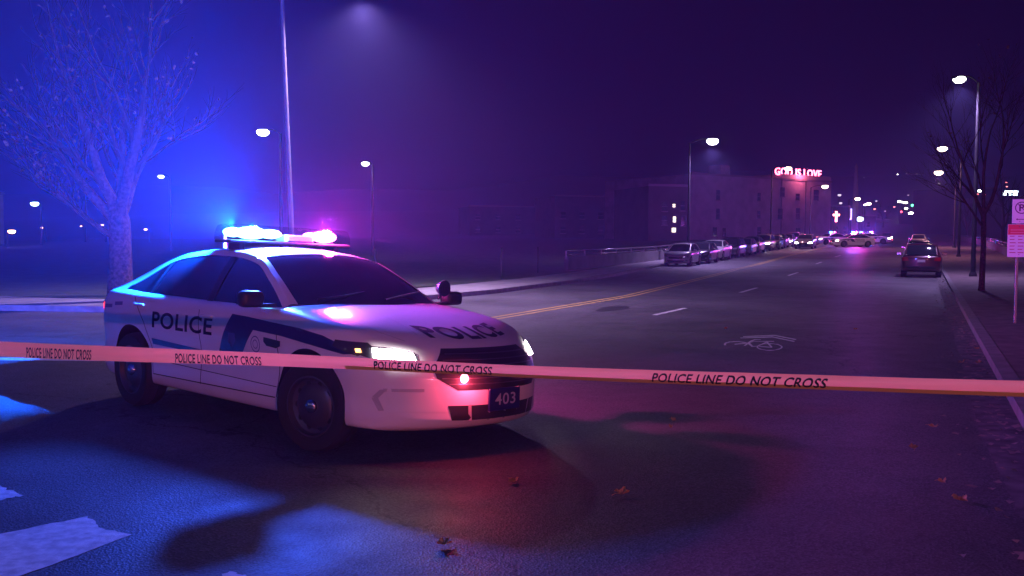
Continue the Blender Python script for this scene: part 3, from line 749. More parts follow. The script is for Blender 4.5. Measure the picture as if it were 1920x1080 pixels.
    m = MB(); m.lathe([(0, -.06), (.05, -.05), (.075, 0), (.075, .02), (.0, .02)], (.98, .86, 1.20), 20, 'X'); m.tube([(.98, .80, 1.10), (.98, .86, 1.2)], .012); setrx(m.build('spotlight', blackp, root, True, 40))
    for y in (-.60, .02): m = MB(); m.tube([(1.16 - .3 * y * y, y, 1.105), (1.10 - .2 * (y + .25) ** 2, y + .25, 1.135), (1.02, y + .5, 1.165)], .008, 6); setrx(m.build('wiper', blackp, root))
    seams(root, D, rx, paint=white)
    patch(D, [(-.15, .62), (.15, .62), (.15, .75), (-.15, .75)], rear_fn, 'rear_plate', mat('plate_white', (.6, .6, .62), .5), root, .012, .2, rx=rx)
    return root, D

CAR_X, CAR_Y, CAR_YAW = -1.97, 8.62, -0.737
hero, HD = cruiser(rx=-.038)
hero.location = (CAR_X, CAR_Y, 0); hero.rotation_euler.z = CAR_YAW
tag(hero, 'white police cruiser with POLICE on its hood and flashing blue and red light bar, parked across the road behind the tape', 'police car', 'police cruisers with lights flashing')
hero['label'] = 'large near white police cruiser with dark lettering and bright light bar, behind the tape'
BAR = [c for c in hero.children if c.name.startswith('light_bar')][0]
point_light('blue_beacon_light', (-.17, -.36, 1.73), (.03, .10, 1), 1000, .05, BAR)
point_light('red_beacon_light', (-.17, .45, 1.73), (1, .05, .50), 600, .05, BAR)
# the main lamps sit on the reflectors, which throw their light level and upward
point_light('blue_beam_light', (-.30, -.38, 1.710), (.006, .14, 1), 15000, .004, BAR)
_d = Vector((-.80, .25, .65)); _d.rotate(Matrix.Rotation(-CAR_YAW, 3, 'Z'))      # added spot, aimed left and up so the haze there glows blue
point_light('blue_side_light', (-.36, -.52, 1.715), (.003, .10, 1), 75000, .01, BAR, radians(178), _d.to_track_quat('-Z', 'Y').to_euler(), 1.0)
point_light('red_beam_light', (-.30, .44, 1.710), (1, .03, .55), 11000, .004, BAR)
point_light('grille_flasher_light', (2.62, -.36, .60), (1, .05, .12), 10, .03, hero)

# ------------------------------------------------------------------ police tape, strung across the picture in front of the cruiser
tape_y = mat('yellow_tape', (.98, .66, .27), .35, coat=.2)
_nt = tape_y.node_tree; _tl = _nt.nodes.new('ShaderNodeBsdfTranslucent'); _tl.inputs[0].default_value = (.95, .7, .3, 1); _mx = _nt.nodes.new('ShaderNodeMixShader'); _mx.inputs[0].default_value = .2
_nt.links.new(_nt.nodes['Principled BSDF'].outputs[0], _mx.inputs[1]); _nt.links.new(_tl.outputs[0], _mx.inputs[2]); _nt.links.new(_mx.outputs[0], _nt.nodes['Material Output'].inputs['Surface'])
tape_k = mat('tape_print', (.02, .015, .01), .5)
def tape():
    def depth(u): return 5.0 * (1 - .126 * u)
    def px(u): return -1878 + 1928 / (1 - .126 * u)
    pts_top = [(-400, 621), (0, 640), (460, 660), (1000, 686), (1500, 702), (1920, 714), (2300, 722)]
    ty = curve(pts_top)
    def wdt(u): return .085 + (.048 - .085) * sstep(-.5, 2.6, u)       # folded down towards the right
    def P(u, v):
        """u along in text repeats, v from 0 (top) to 1 (bottom)"""
        d = depth(u); x = px(u); p = at(x, ty(x), d); r = Vector((-.851, .525, 0)); nrm = Vector((.525, .851, 0))
        w = wdt(u); vf = .68; tw = .10 * sin(u * 2.1 + 1)                # slow twist
        fold = sstep(.6, 2.8, u)
        if v <= vf: q = p + Vector((0, 0, -w * v)) - nrm * (.007 * sin(pi * v / vf) + .0025 * sin(u * 9 + v * 3) * sin(u * 2.3) + tw * .03 * v)
        else:
            q0 = p + Vector((0, 0, -w * vf)) - nrm * (tw * .03 * v); k = (v - vf) / (1 - vf); L = w * (1 - vf)
            q = q0 + Vector((0, 0, -L * k * (1 - .12 * fold))) + nrm * (L * k * fold * 1.1)
        return q
    us = [-1.1 + i * .055 for i in range(int((5.0 + 1.1) / .055))]
    vs = [0, .17, .34, .51, .68, .681, .79, .9, 1.0]
    v = [P(u, q) for u in us for q in vs]; n = len(vs)
    f = [(i * n + k, i * n + k + 1, (i + 1) * n + k + 1, (i + 1) * n + k) for i in range(len(us) - 1) for k in range(n - 1)]
    fe = [q for i, q in enumerate(f) if (q[0] % n) >= 5 and us[q[0] // n] > 1.85]; fs_ = set(fe)
    o = obj('barrier_tape', v, [q for q in f if q not in fs_], tape_y, None, True, 30)
    obj('folded_edge', v, fe, mat('tape_fold_shade', (.75, .62, .16), .5), o, True, 30)  # darker olive puts the shade of the fold into its colour
    tag(o, 'yellow tape printed POLICE LINE DO NOT CROSS, stretched in front of the near cruiser', 'barrier tape')
    for u0 in (-1, 0, 1, 2, 3):
        bm_v, bm_f = text_2d('POLICE LINE DO NOT CROSS', 1.0, 1.0, .02, .05, 0)
        # printed band: text height runs over most of the tape; cut in u from start to start + .49
        L = .47
        tv = []
        for a, b in bm_v:
            vv = (.93 if u0 < 2 else .86) - b * .68; u = u0 + (a + .022 * b) * L
            p = P(u, vv + (.04 if u0 < 2 else 0)); tv.append(p + Vector((-.525, -.851, 0)) * .0022)
        obj('tape_lettering', tv, bm_f, tape_k, o)
    return o
tape()

# ------------------------------------------------------------------ fallen maple leaves
leafm = mat('dry_leaf', (.42, .25, .10), .7, noise=.3, nscale=30)
leaf_px = [(833, 1029, .10, 'curled pale maple leaf lying on the road below the red patch of light'), (1167, 931, .09, 'brown maple leaf on the road right of the cruiser shadow'), (963, 908, .08, 'dark curled leaf lying inside the cruiser shadow'),
           (1799, 943, .10, 'flat brown leaf on the dark road below the right end of the tape'), (1750, 805, .09, 'small pale leaf just under the tape near the right kerb'), (1712, 846, .08, 'thin leaf on the road between two other leaves near the gutter'),
           (1262, 792, .05, 'tiny leaf on the open road below the tape lettering'), (1604, 620, .08, 'bright pale scrap of leaf on the road above the tape'), (1766, 909, .05, 'tiny dark leaf beside the flat brown leaf'),
           (1831, 657, .09, 'pale leaf in the gutter under the parking sign'), (1803, 683, .08, 'leaf in the gutter grit just above the tape'), (1896, 750, .10, 'crumpled leaf against the kerb under the tape end'),
           (1258, 806, .04, 'smallest leaf scrap on the road under the tape'), (1835, 683, .08, 'curled leaf against the kerb stone above the tape'), (1361, 618, .05, 'dark speck of leaf near the bicycle marking')]
for i, (px_, py_, sz, lb) in enumerate(leaf_px):
    random.seed(i + 40); sz *= .55; c = gnd(px_, py_); mb_ = MB(); pts = []
    for k in range(22):
        a = 2 * pi * k / 22; lobe = [1, .55, .8, .5, .95, .45, .75, .5, .6, .35, .3][k % 11]
        r = sz * (.35 + .65 * lobe) * random.uniform(.85, 1.1); pts.append(Vector((r * cos(a) * 1.1, r * sin(a), .012 + .028 * abs(sin(a * 1.5 + i)) * random.uniform(.5, 1.3))))
    pts.append(Vector((0, 0, .006)))
    v = [q for q in pts]; mb_.add(v, [(k, (k + 1) % 22, 22) for k in range(22)]); mb_.tube([(0, 0, .007), (sz * .8, sz * .7, .02), (sz * 1.3, sz * 1.0, .012)], .002, 4)
    o = mb_.build('fallen_leaf', leafm); o.location = (c.x, c.y, c.z + .004); o.rotation_euler = (random.uniform(-.15, .15), random.uniform(-.15, .15), random.uniform(0, 6))
    o.location.z += .006; tag(o, lb, 'leaf', 'fallen leaves on the road')
# leaf litter caught along the gutter
def litter():
    random.seed(12); mb_ = MB()
    for i in range(900):
        s = 4 + 46 * random.random() ** 1.6; t0 = float(np.interp(s, [k[0] for k in KR[4:]], [k[1] for k in KR[4:]]))
        t = t0 - abs(random.gauss(0, .22)) - .02; x, y = st(s, t); r = random.uniform(.012, .04); a = random.uniform(0, 6)
        z = h_st(s) + .016
        mb_.add([(x + r * cos(a + q) * random.uniform(.7, 1.3), y + r * sin(a + q) * random.uniform(.7, 1.3), z + random.uniform(0, .02)) for q in (0, 1.4, 2.9, 4.4)], [(0, 1, 2, 3)])
    o = mb_.build('leaf_litter', mat('grey_litter', (.26, .21, .16), .85)); tag(o, 'crumbled leaves and grit gathered along the right kerb gutter', 'leaf litter', None, 'stuff')
litter()

# ------------------------------------------------------------------ parking sign at the right edge
def parking_sign():
    d = 17.3; b = gnd(1903, 621); base = Vector((b.x, b.y, h(b.x, b.y) + .14)); yaw = radians(-16)
    r = empty('parking_sign', base, yaw, 'post at the right kerb with a circled P sign above a red and white notice', 'parking sign')
    def zat(py): return (CAM_H + (458 - py) / F_PX * base.y) - base.z
    sc = base.y / F_PX
    m = MB(); m.bbox((0, .03, (zat(372)) / 2), (.05, .05, zat(372)), .006); m.build('post', steel, r)
    sg = mat('sign_white', (.72, .70, .70), .45); rd = mat('sign_red', (.65, .03, .08), .45); ink = mat('sign_ink', (.10, .02, .10), .5)
    z0, z1 = zat(418), zat(373); w = (z1 - z0) * .70; xc_ = .045
    m = MB(); m.bbox((xc_, 0, (z0 + z1) / 2), (w, .008, z1 - z0), .003); u = m.build('upper_plate', sg, r)
    cz = z1 - w * .5; R = w * .36; m = MB()
    for r0, r1, nseg in ((R * .84, R, 40),):
        vv = [];
        for k in range(nseg + 1): a = 2 * pi * k / nseg; vv += [(xc_ + r0 * cos(a), -.0062, cz + r0 * sin(a)), (xc_ + r1 * cos(a), -.0062, cz + r1 * sin(a))]
        m.add(vv, [(2 * k, 2 * k + 1, 2 * k + 3, 2 * k + 2) for k in range(nseg)])
    q = R * .66; m.add([(xc_ - q - .006, -.0066, cz + q), (xc_ - q + .010, -.0066, cz + q), (xc_ + q + .006, -.0066, cz - q), (xc_ + q - .010, -.0066, cz - q)], [(0, 1, 2, 3)])
    m.build('no_parking_circle', ink, u)
    v, f = text_2d('P', R * 1.15, None, .03, 1); ww = max(a for a, b_ in v)
    obj('letter', [(xc_ - ww / 2 + a, -.0072, cz - R * .57 + b_) for a, b_ in v], f, ink, u)
    m = MB(); az = z0 + (z1 - z0) * .17
    m.add([(xc_ - w * .3, -.0062, az), (xc_ - w * .2, -.0062, az + .02), (xc_ - w * .2, -.0062, az + .007), (xc_ + w * .2, -.0062, az + .007), (xc_ + w * .2, -.0062, az + .02), (xc_ + w * .3, -.0062, az), (xc_ + w * .2, -.0062, az - .02), (xc_ + w * .2, -.0062, az - .007), (xc_ - w * .2, -.0062, az - .007), (xc_ - w * .2, -.0062, az - .02)], [tuple(range(10))])
    m.build('arrow', ink, u)
    z0, z1 = zat(481), zat(419.5); w2 = .47; xc2 = w2 / 2 - .175
    m = MB(); m.bbox((xc2, 0, (z0 + z1) / 2), (w2, .008, z1 - z0), .003); l = m.build('lower_plate', sg, r)
    hz = z1 - (z1 - z0) * .32
    m = MB(); m.add([(xc2 - w2 * .49, -.0062, hz), (xc2 + w2 * .49, -.0062, hz), (xc2 + w2 * .49, -.0062, z1 - .006), (xc2 - w2 * .49, -.0062, z1 - .006)], [(0, 1, 2, 3)]); m.build('red_header', rd, l)
    m = MB(); random.seed(4)
    for i in range(6):
        z = hz - .035 - i * (hz - z0 - .05) / 6
        for k in range(3):
            x0 = xc2 - w2 * .42 + k * w2 * .29; m.add([(x0, -.0062, z), (x0 + w2 * random.uniform(.12, .25), -.0062, z), (x0 + w2 * .2, -.0062, z + .016), (x0, -.0062, z + .016)], [(0, 1, 2, 3)])
    m.build('printed_lines', mat('sign_red_faded', (.45, .08, .14), .5), l)
    m = MB()
    for i in range(2): m.add([(xc2 - w2 * .40, -.0070, hz + .03 + i * .05), (xc2 + w2 * .38, -.0070, hz + .03 + i * .05), (xc2 + w2 * .38, -.0070, hz + .05 + i * .05), (xc2 - w2 * .40, -.0070, hz + .05 + i * .05)], [(0, 1, 2, 3)])
    m.build('header_lines', mat('sign_pink', (.7, .2, .25), .5), l)
    for zz in (zat(380), zat(414), zat(424), zat(476)):
        m = MB(); m.lathe([(0, -.010), (.008, -.009), (.008, -.004)], (.02, 0, zz), 8, 'Y'); m.build('bolt', chrome, r)
parking_sign()

# ------------------------------------------------------------------ trees
barkm = mat('bark', (.06, .03, .022), .95, noise=.6, nscale=14, bump=1.0, spec=.05)
def bare_tree(base, hgt, r0, seed, label, splits, leaves=60, depth=5, cat='tree', group=None, lean=0):
    rnd = random.Random(seed); root = empty('bare_tree', base, 0, label, cat, group)
    tr, tw, lf = MB(), MB(), MB()
    def branch(p, d, L, r, lev):
        n = 5 if lev < 3 else 3; pts = [p]; rs = [r]; q = p.copy(); dd = d.copy()
        for i in range(n):
            dd = (dd + Vector((rnd.gauss(0, .10), rnd.gauss(0, .10), rnd.gauss(.05, .06)))).normalized(); q = q + dd * L / n; pts.append(q.copy()); rs.append(r * (1 - .5 * (i + 1) / n))
        (tr if lev < 2 else tw).tube(pts, rs, 9 if lev < 2 else 5 if lev < 4 else 3, cap=False)
        if lev >= depth:
            if rnd.random() < leaves / 600:
                s_ = rnd.uniform(.03, .07); o_ = pts[-1]
                for _ in range(2):
                    a = Vector((rnd.gauss(0, 1), rnd.gauss(0, 1), rnd.gauss(0, 1))).normalized() * s_; b = Vector((rnd.gauss(0, 1), rnd.gauss(0, 1), rnd.gauss(0, 1))).normalized() * s_
                    lf.add([o_, o_ + a, o_ + a + b, o_ + b], [(0, 1, 2, 3)])
            return
        k = 3 if lev > 0 else 0
        for i in range(k + (1 if rnd.random() < .5 else 0)):
            f_ = rnd.uniform(.25, .9); j = min(int(f_ * n), n - 1); pp = pts[j].lerp(pts[j + 1], f_ * n - j)
            ax = Vector((rnd.gauss(0, 1), rnd.gauss(0, 1), rnd.gauss(.2, .5))).normalized(); nd = (dd * 1.05 + ax * .75).normalized()
            branch(pp, nd, L * rnd.uniform(.5, .72), rs[j] * .55, lev + 1)
        if lev > 0: branch(pts[-1], dd, L * .6, rs[-1] * .9, lev + 1)
    th = splits['h']; pts = [Vector((0, 0, -.1)), Vector((0, 0, .1)), Vector((.02, 0, th * .5)), Vector((lean, 0, th))]
    pts.append(Vector((lean * 1.1, 0, th + r0 * 1.2))); tr.tube(pts, [r0 * 1.5, r0 * 1.12, r0 * .95, r0 * .92, r0 * .5], 14)
    for dx, dy, dz, L, rr, zz in splits['limbs']:
        branch(Vector((lean * zz / th, 0, zz)), Vector((dx, dy, dz)).normalized(), L, r0 * rr, 1)
    tr.build('trunk', barkm, root, True); tw.build('twigs', mat('twig_bark', (.03, .015, .008), .95, spec=.03), root)
    if lf.v: lf.build('leaves', mat('autumn_leaf', (.12, .06, .03), .9), root)
    return root
b = at(226, 585, 22); b.z = .16
bare_tree(b, 8, .27, 11, 'large leafless tree with forked limbs, behind the rear of the near cruiser', dict(h=1.9, limbs=[
    (-.62, .1, .72, 2.3, .52, 1.75), (-.16, -.2, 1, 2.6, .58, 1.85), (.06, .25, 1, 2.5, .50, 1.85), (.36, -.1, 1, 2.7, .55, 1.75), (-.95, -.1, .45, 1.7, .32, 1.45), (.2, .5, .9, 2.2, .4, 1.8)]), 90, 5)
b = gnd(1840, 553); b.z += .14
bare_tree(b, 7, .085, 21, 'slender leafless street tree on the right sidewalk beside the kerb', dict(h=2.4, limbs=[
    (-.35, .1, .9, 2.4, .7, 2.3), (.25, -.2, .95, 2.5, .7, 2.4), (.05, .3, 1, 2.6, .7, 2.2), (-.55, -.2, .6, 1.7, .5, 2.0)]), 20, 5)

# ------------------------------------------------------------------ street lamps
def lamp(px_, py_, d, dxp, label, m, name='street_lamp', light=0, col=(1, .95, .9), scale=1.0, lean=0, group='street lamps along the road', polemat=None, base_drop=None, rad=.16, style='cobra', y_off=.6):
    """head seen at that pixel at depth d; pole stands dxp pixels to the side of it"""
    H_ = at(px_, py_, d); side_ = dxp / F_PX * d; bx, by = H_.x + side_, d + y_off; bz = h(bx, by) + .1
    r = empty(name, (bx, by, bz), 0, label, 'street lamp', group); hd = H_ - Vector((bx, by, bz)); pm = polemat or darkpole
    topz = hd.z + .25 * scale
    lx = lean
    m_ = MB(); m_.tube([(-lx * 0, 0, 0), (lx * .5, 0, topz * .5), (lx, 0, topz - .35)], [.11 * scale, .085 * scale, .06 * scale], 10); m_.lathe([(.0, .0), (.17 * scale, 0), (.17 * scale, .12), (.12 * scale, .25)], (0, 0, 0), 12); m_.build('pole', pm, r, True, 40)
    m_ = MB(); n = 8; A = Vector((lx, 0, topz - .4)); B = hd + Vector((0, 0, .07))
    pts = [Vector((A.x + (B.x - A.x) * t, A.y + (B.y - A.y) * t, A.z + (B.z - A.z) * sin(pi / 2 * t) + .15 * scale * sin(pi * t))) for t in [i / n for i in range(n + 1)]]
    m_.tube(pts, [.03 * scale] * (n + 1), 8); m_.build('arm', pm, r, True)
    ang = math.atan2(B.y - A.y, B.x - A.x); q = MB()
    if style == 'cobra':
        q.bbox(tuple(hd + Vector((0, 0, .09 * scale))), (.62 * scale, .26 * scale, .13 * scale), .05 * scale, ang)
    else: q.lathe([(0, .16 * scale), (.2 * scale, .12 * scale), (.30 * scale, .03 * scale), (.30 * scale, 0)], tuple(hd), 16)
    hd_o = q.build('lamp_head', pm, r, True, 50)
    q = MB(); 
    rr_ = rad  # lens radius enlarged to take in the bloom of the lamp
    q.lathe([(0, -.6 * rr_), (rr_ * .6, -.5 * rr_), (rr_ * .95, -.15 * rr_), (rr_, .1 * rr_), (rr_ * .8, .35 * rr_)], tuple(hd), 16)
    q.build('lens', m, hd_o, True)
    if light: point_light('lamp_light', tuple(hd + Vector((0, 0, -.6 * rad - .1))), col, light, .12, r, radians(150))
    return r
WARM = (1, .40, .55); COOL = (.58, .38, 1)
lamp(682, -14, 25.5, -124, 'tall pale street lamp on a leaning pole rising behind the roof of the near cruiser', lampw, light=10000, col=(.74, .48, 1), lean=-.28, y_off=-.3, rad=.2, scale=.8, polemat=mat('weathered_pole', (.08, .07, .07), .85, noise=.2, nscale=4))
lamp(493, 248, 62, 32, 'lot lamp with an oval head, left of the leaning tall pole', dimw, scale=1.2, group='pale parking lot lamps on the left', rad=.42, light=700, col=COOL)
lamp(685, 307, 78, 13, 'lot lamp on a thin pole, above the red end of the light bar', dimw, scale=1.1, group='pale parking lot lamps on the left', rad=.33, light=700, col=COOL)
lamp(302, 331, 95, 16, 'lot lamp seen through the right limbs of the bare tree', dimw, scale=1.1, group='pale parking lot lamps on the left', rad=.30, light=300, col=COOL)
lamp(208, 366, 130, 8, 'tiny lot lamp seen behind the fork of the bare tree', dimw, scale=1, group='pale parking lot lamps on the left', rad=.33)
lamp(65, 382, 120, 10, 'greenish lot lamp, leftmost of the pale lamps', mat('greenish_lamp', (.9, .9, .9), emit=(.6, 1, .85), es=14), scale=1, group='pale parking lot lamps on the left', rad=.5)
lamp(22, 434, 110, -12, 'low orange lamp near the left edge of the view', mat('orange_lamp', (.9, .5, .3), emit=(1, .45, .22), es=16), scale=.8, group='low orange lamps at the left', rad=.42)
for x_, y_, lb, sz in ((78, 427, 'small orange lamp just right of the low one at the left edge', .2), (191, 422, 'small orange lamp behind the bare tree trunk', .25), (152, 424, 'faintest orange lamp left of the bare tree trunk', .14), (273, 430, 'small pinkish lamp right of the bare tree trunk', .25)):
    lamp(x_, y_, 140, 6, lb, mat('orange_lamp2', (.9, .5, .3), emit=(1, .42, .3), es=8), scale=.7, group='low orange lamps at the left', rad=sz)
lamp(1336, 265, 67, -42, 'bright white street lamp on the left side of the road, above the nearest parked cars', lampw, light=6500, col=COOL, rad=.42)
lamp(1799, 149, 42, 40, 'tallest bright white street lamp over the right kerb, above the parking sign', lampw, light=4500, col=COOL, rad=.27, polemat=darkpole)
lamp(1767, 279, 72, 38, 'warm street lamp over the right side of the road, upper of the close pair', lampo, light=1800, col=WARM, rad=.36, polemat=darkpole)
lamp(1760, 324, 96, 34, 'warm street lamp over the right side of the road, lower of the close pair', lampo, light=2200, col=WARM, rad=.42, polemat=darkpole)
lamp(1478, 316, 98, -30, 'warm street lamp shining in front of the rooftop neon words', lampo, light=2500, col=WARM, rad=.36, polemat=darkpole)
lamp(1547, 350, 128, -26, 'warm street lamp left of the lit cross, beside the corner of the brick building', lampo, light=3500, col=WARM, rad=.42, polemat=darkpole)
lamp(1608, 373, 165, -16, 'warm street lamp just above the lit cross to its right', lampo, light=3500, col=WARM, rad=.46, polemat=darkpole)
lamp(1629, 382, 210, -12, 'farther warm street lamp right of the one above the cross', lampo, light=2500, col=WARM, rad=.5, polemat=darkpole)
# lamp added out of view behind the viewer to light the cruiser's near side
def near_fill_lamp():
    r = empty('street_lamp', (-7.5, -9.0, .1), 0, 'street lamp added unseen behind the viewer, lighting the near side of the cruiser', 'street lamp', 'street lamps along the road')
    m_ = MB(); m_.tube([(0, 0, 0), (0, 0, 9)], [.12, .07], 10); m_.build('pole', galv, r, True)
    m_ = MB(); m_.tube([(0, 0, 8.9), (1, .2, 9.3), (2.4, .5, 9.4)], .045, 8); m_.build('arm', galv, r, True)
    m_ = MB(); m_.bbox((2.6, .5, 9.4), (.6, .26, .13), .05); hh = m_.build('lamp_head', galv, r, True)
    m_ = MB(); m_.lathe([(0, -.09), (.12, -.08), (.17, -.02), (.17, .01)], (2.6, .5, 9.34), 16); m_.build('lens', lampw, hh, True)
    point_light('lamp_light', (2.6, .5, 9.1), (.20, .19, 1), 3900, .15, r, radians(150))
near_fill_lamp()
bright = mat('glint_lens', (1, 1, 1), emit=(1, 1, .96), es=170)  # for unseen lamps added so paint and glass catch glints
def glint_lamp(x, y, z, label, dx=1.8):
    r = empty('street_lamp', (x, y, 0), 0, label, 'street lamp', 'street lamps along the road')
    m_ = MB(); m_.tube([(0, 0, 0), (0, 0, z)], [.1, .06], 8); m_.build('pole', galv, r, True)
    m_ = MB(); m_.tube([(0, 0, z - .1), (dx * .5, 0, z + .25), (dx, 0, z + .3)], .04, 6); m_.build('arm', galv, r, True)
    m_ = MB(); m_.bbox((dx + .1, 0, z + .3), (.6, .28, .13), .05); hh = m_.build('lamp_head', galv, r, True)
    m_ = MB(); m_.lathe([(0, -.12), (.14, -.09), (.2, -.02), (.2, .01)], (dx + .1, 0, z + .24), 14); m_.build('lens', bright, hh, True)
for x_, y_, z_, lb in ((6, -22, 8.5, 'added glint lamp down the road behind the viewer, nearer one'), (-20, -14, 8, 'added glint lamp on the cross street behind the viewer, nearer one'), (-34, -6, 8, 'added glint lamp on the cross street behind the viewer, farther one'), (16, -30, 9, 'added glint lamp down the road behind the viewer, farther one'), (-12, -30, 9, 'added glint lamp by the lot behind the viewer'), (14, -6, 8.5, 'added glint lamp on the right corner behind the viewer')):
    glint_lamp(x_, y_, z_, lb)

# ------------------------------------------------------------------ railings
def railing(pts, label, name='bridge_railing', hgt=1.0, wall=False):
    """pts are (s, t) along the outer edge of the walk"""
    P_ = [Vector((*st(s, t), h_st(s, t) + .14)) for s, t in pts]; r = empty(name, P_[0], 0, label, 'railing', 'bridge railings')
    L = [p - P_[0] for p in P_]
    for z, rr, nm in ((hgt, .045, 'top_rail'), (hgt - .22, .03, 'middle_rail')):
        m = MB(); m.tube([p + Vector((0, 0, z)) for p in L], rr, 8); m.build(nm, mat('worn_rail', (.5, .42, .42), .25, metal=.9), r, True)
    m = MB()
    for a, b in zip(L[:-1], L[1:]):
        d = b - a; N = Vector((-d.y, d.x, 0)).normalized() * .12; z0, z1 = Vector((0, 0, -.2)), Vector((0, 0, hgt - .30))
        m.add([a - N + z0, b - N + z0, b + N + z0, a + N + z0, a - N + z1, b - N + z1, b + N + z1, a + N + z1], [(0, 1, 5, 4), (1, 2, 6, 5), (2, 3, 7, 6), (3, 0, 4, 7), (4, 5, 6, 7)])
    m.build('parapet', mat('parapet_concrete', (.12, .11, .11), .9, noise=.3, nscale=1, bump=.3), r)
    i = 0
    for a, b in zip(L[:-1], L[1:]):
        n = max(1, int((b - a).length / 3))
        for k in range(n):
            p = a.lerp(b, k / n); i += 1
            if i > 60: break
            m = MB(); m.box((p.x, p.y, p.z + hgt - .22), (.07, .07, .44)); m.build('post', steel, r)
railing([(46, -17.2), (56, -17.6), (66, -17.7), (80, -17.7), (95, -17.7), (115, -17.7), (140, -17.7)], 'metal railing on a low parapet along the left sidewalk, behind the parked cars')
railing([(52, 5.9), (60, 5.95), (72, 6.0), (86, 6.0), (100, 6.0), (120, 6.0), (145, 6.0), (170, 6.0), (195, 6.0)], 'metal railing along the outer edge of the right sidewalk, catching lamp light')
# thin posts standing in the grass on the left
for px_, py_, lb in ((940, 528, 'thin post in the left verge, nearer to the cruiser mirror'), (1008, 518, 'thin post in the left verge, nearer to the railing end'), (703, 560, 'thin post behind the cruiser windshield pillar')):
    g = gnd(px_, py_); m = MB(); m.tube([(0, 0, 0), (0, 0, 1.25)], .035, 8); m.lathe([(0, .03), (.03, .02), (.04, 0)], (0, 0, 1.25), 8)
    o = m.build('marker_post', darkpole, None, True, 40); o.location = g + Vector((0, 0, .1)); tag(o, lb, 'post', 'thin posts in the left verge')

# ------------------------------------------------------------------ parked and waiting cars
def cpaint(n, c, r=.3): return mat(n, c, r, metal=.1, coat=.9)
silver = cpaint('silver_paint', (.42, .41, .40)); dark = cpaint('black_paint', (.02, .02, .025)); maroon = cpaint('maroon_paint', (.06, .006, .012)); grey = cpaint('grey_paint', (.14, .14, .15)); blue = cpaint('blue_paint', (.04, .06, .18)); cream = cpaint('cream_paint', (.6, .55, .42)); wh = cpaint('plain_white_paint', (.7, .7, .7)); tan = cpaint('tan_paint', (.3, .25, .18))
PROTO = {}
def car_at(key, P, paint, s, t, flip, label, group, on=False, tail=False, name='parked_car', yawoff=0):
    k = (key, paint.name, on, tail)
    if k not in PROTO:
        root, D = make_car(key, P, paint, name, False, 0, fine=False); generic_front(root, D, on); generic_rear(root, D, tail); seams(root, D); PROTO[k] = root; c = root
    else: c = copy_tree(PROTO[k])
    x, y = st(s, t); slope = (h_st(s + 1.4, t) - h_st(s - 1.4, t)) / 2.8
    yaw = math.atan2(US[1], US[0]) + (pi if flip else 0) + yawoff
    c.location = (x, y, h_st(s, t)); c.rotation_euler = (0, -math.atan(slope) * (-1 if flip else 1), yaw); tag(c, label, 'car', group); return c
GL = 'cars in the line along the left side of the road'; GR = 'cars parked along the right kerb'
rowL = [('h', HATCH, silver, 0, 'silver hatchback, nearest car of the left-hand line'), ('h', HATCH, dark, 0, 'black hatchback right behind the silver one leading the left-hand line'),
        ('d', SEDAN, silver, 0, 'long silver sedan, third car of the left-hand line'), ('s', SUV, dark, 0, 'black tall car, fourth of the left-hand line'),
        ('h', HATCH, grey, 0, 'grey hatchback behind the black tall car'), ('d', SEDAN, dark, 0, 'black sedan in the middle of the left-hand line'),
        ('s', SUV, grey, 1, 'grey tall car with headlights on, in the left-hand line'), ('h', HATCH, maroon, 0, 'maroon hatchback behind the grey tall car with headlights on'),
        ('d', SEDAN, dark, 0, 'black sedan behind the maroon hatchback'), ('h', HATCH, tan, 1, 'tan hatchback with headlights on, toward the far end of the left-hand line'),
        ('s', SUV, wh, 0, 'white tall car between two cars with their headlights on'), ('d', SEDAN, grey, 1, 'grey sedan with bright headlights beside the far cruisers')]
s_ = 60.5
for i, (k_, P_, pt, on, lb) in enumerate(rowL):
    L_ = P_['top'][-1][0] - P_['top'][0][0]
    car_at(k_, P_, pt, s_ + L_ / 2 - 1.5, -14.6 + .15 * math.sin(i * 2.1), True, lb, GL, bool(on)); s_ += L_ + 1.1
for px_, py_, lb in ((1479, 462, 'dark sedan with headlights on, second car of the moving lane'), (1556, 459, 'pale sedan with blazing headlights at the left of the far cruiser')):
    pass
car_at('s', SUV, maroon, 50.5, -.12, False, 'dark red tall car with its tail lamps catching light, nearest at the right kerb', GR, tail=False)
car_at('s', SUV, silver, 71, -.35, False, 'silver tall car parked just ahead of the dark red one', GR)
car_at('h', HATCH, cream, 112, -.6, False, 'cream small car, farthest at the right kerb', GR)

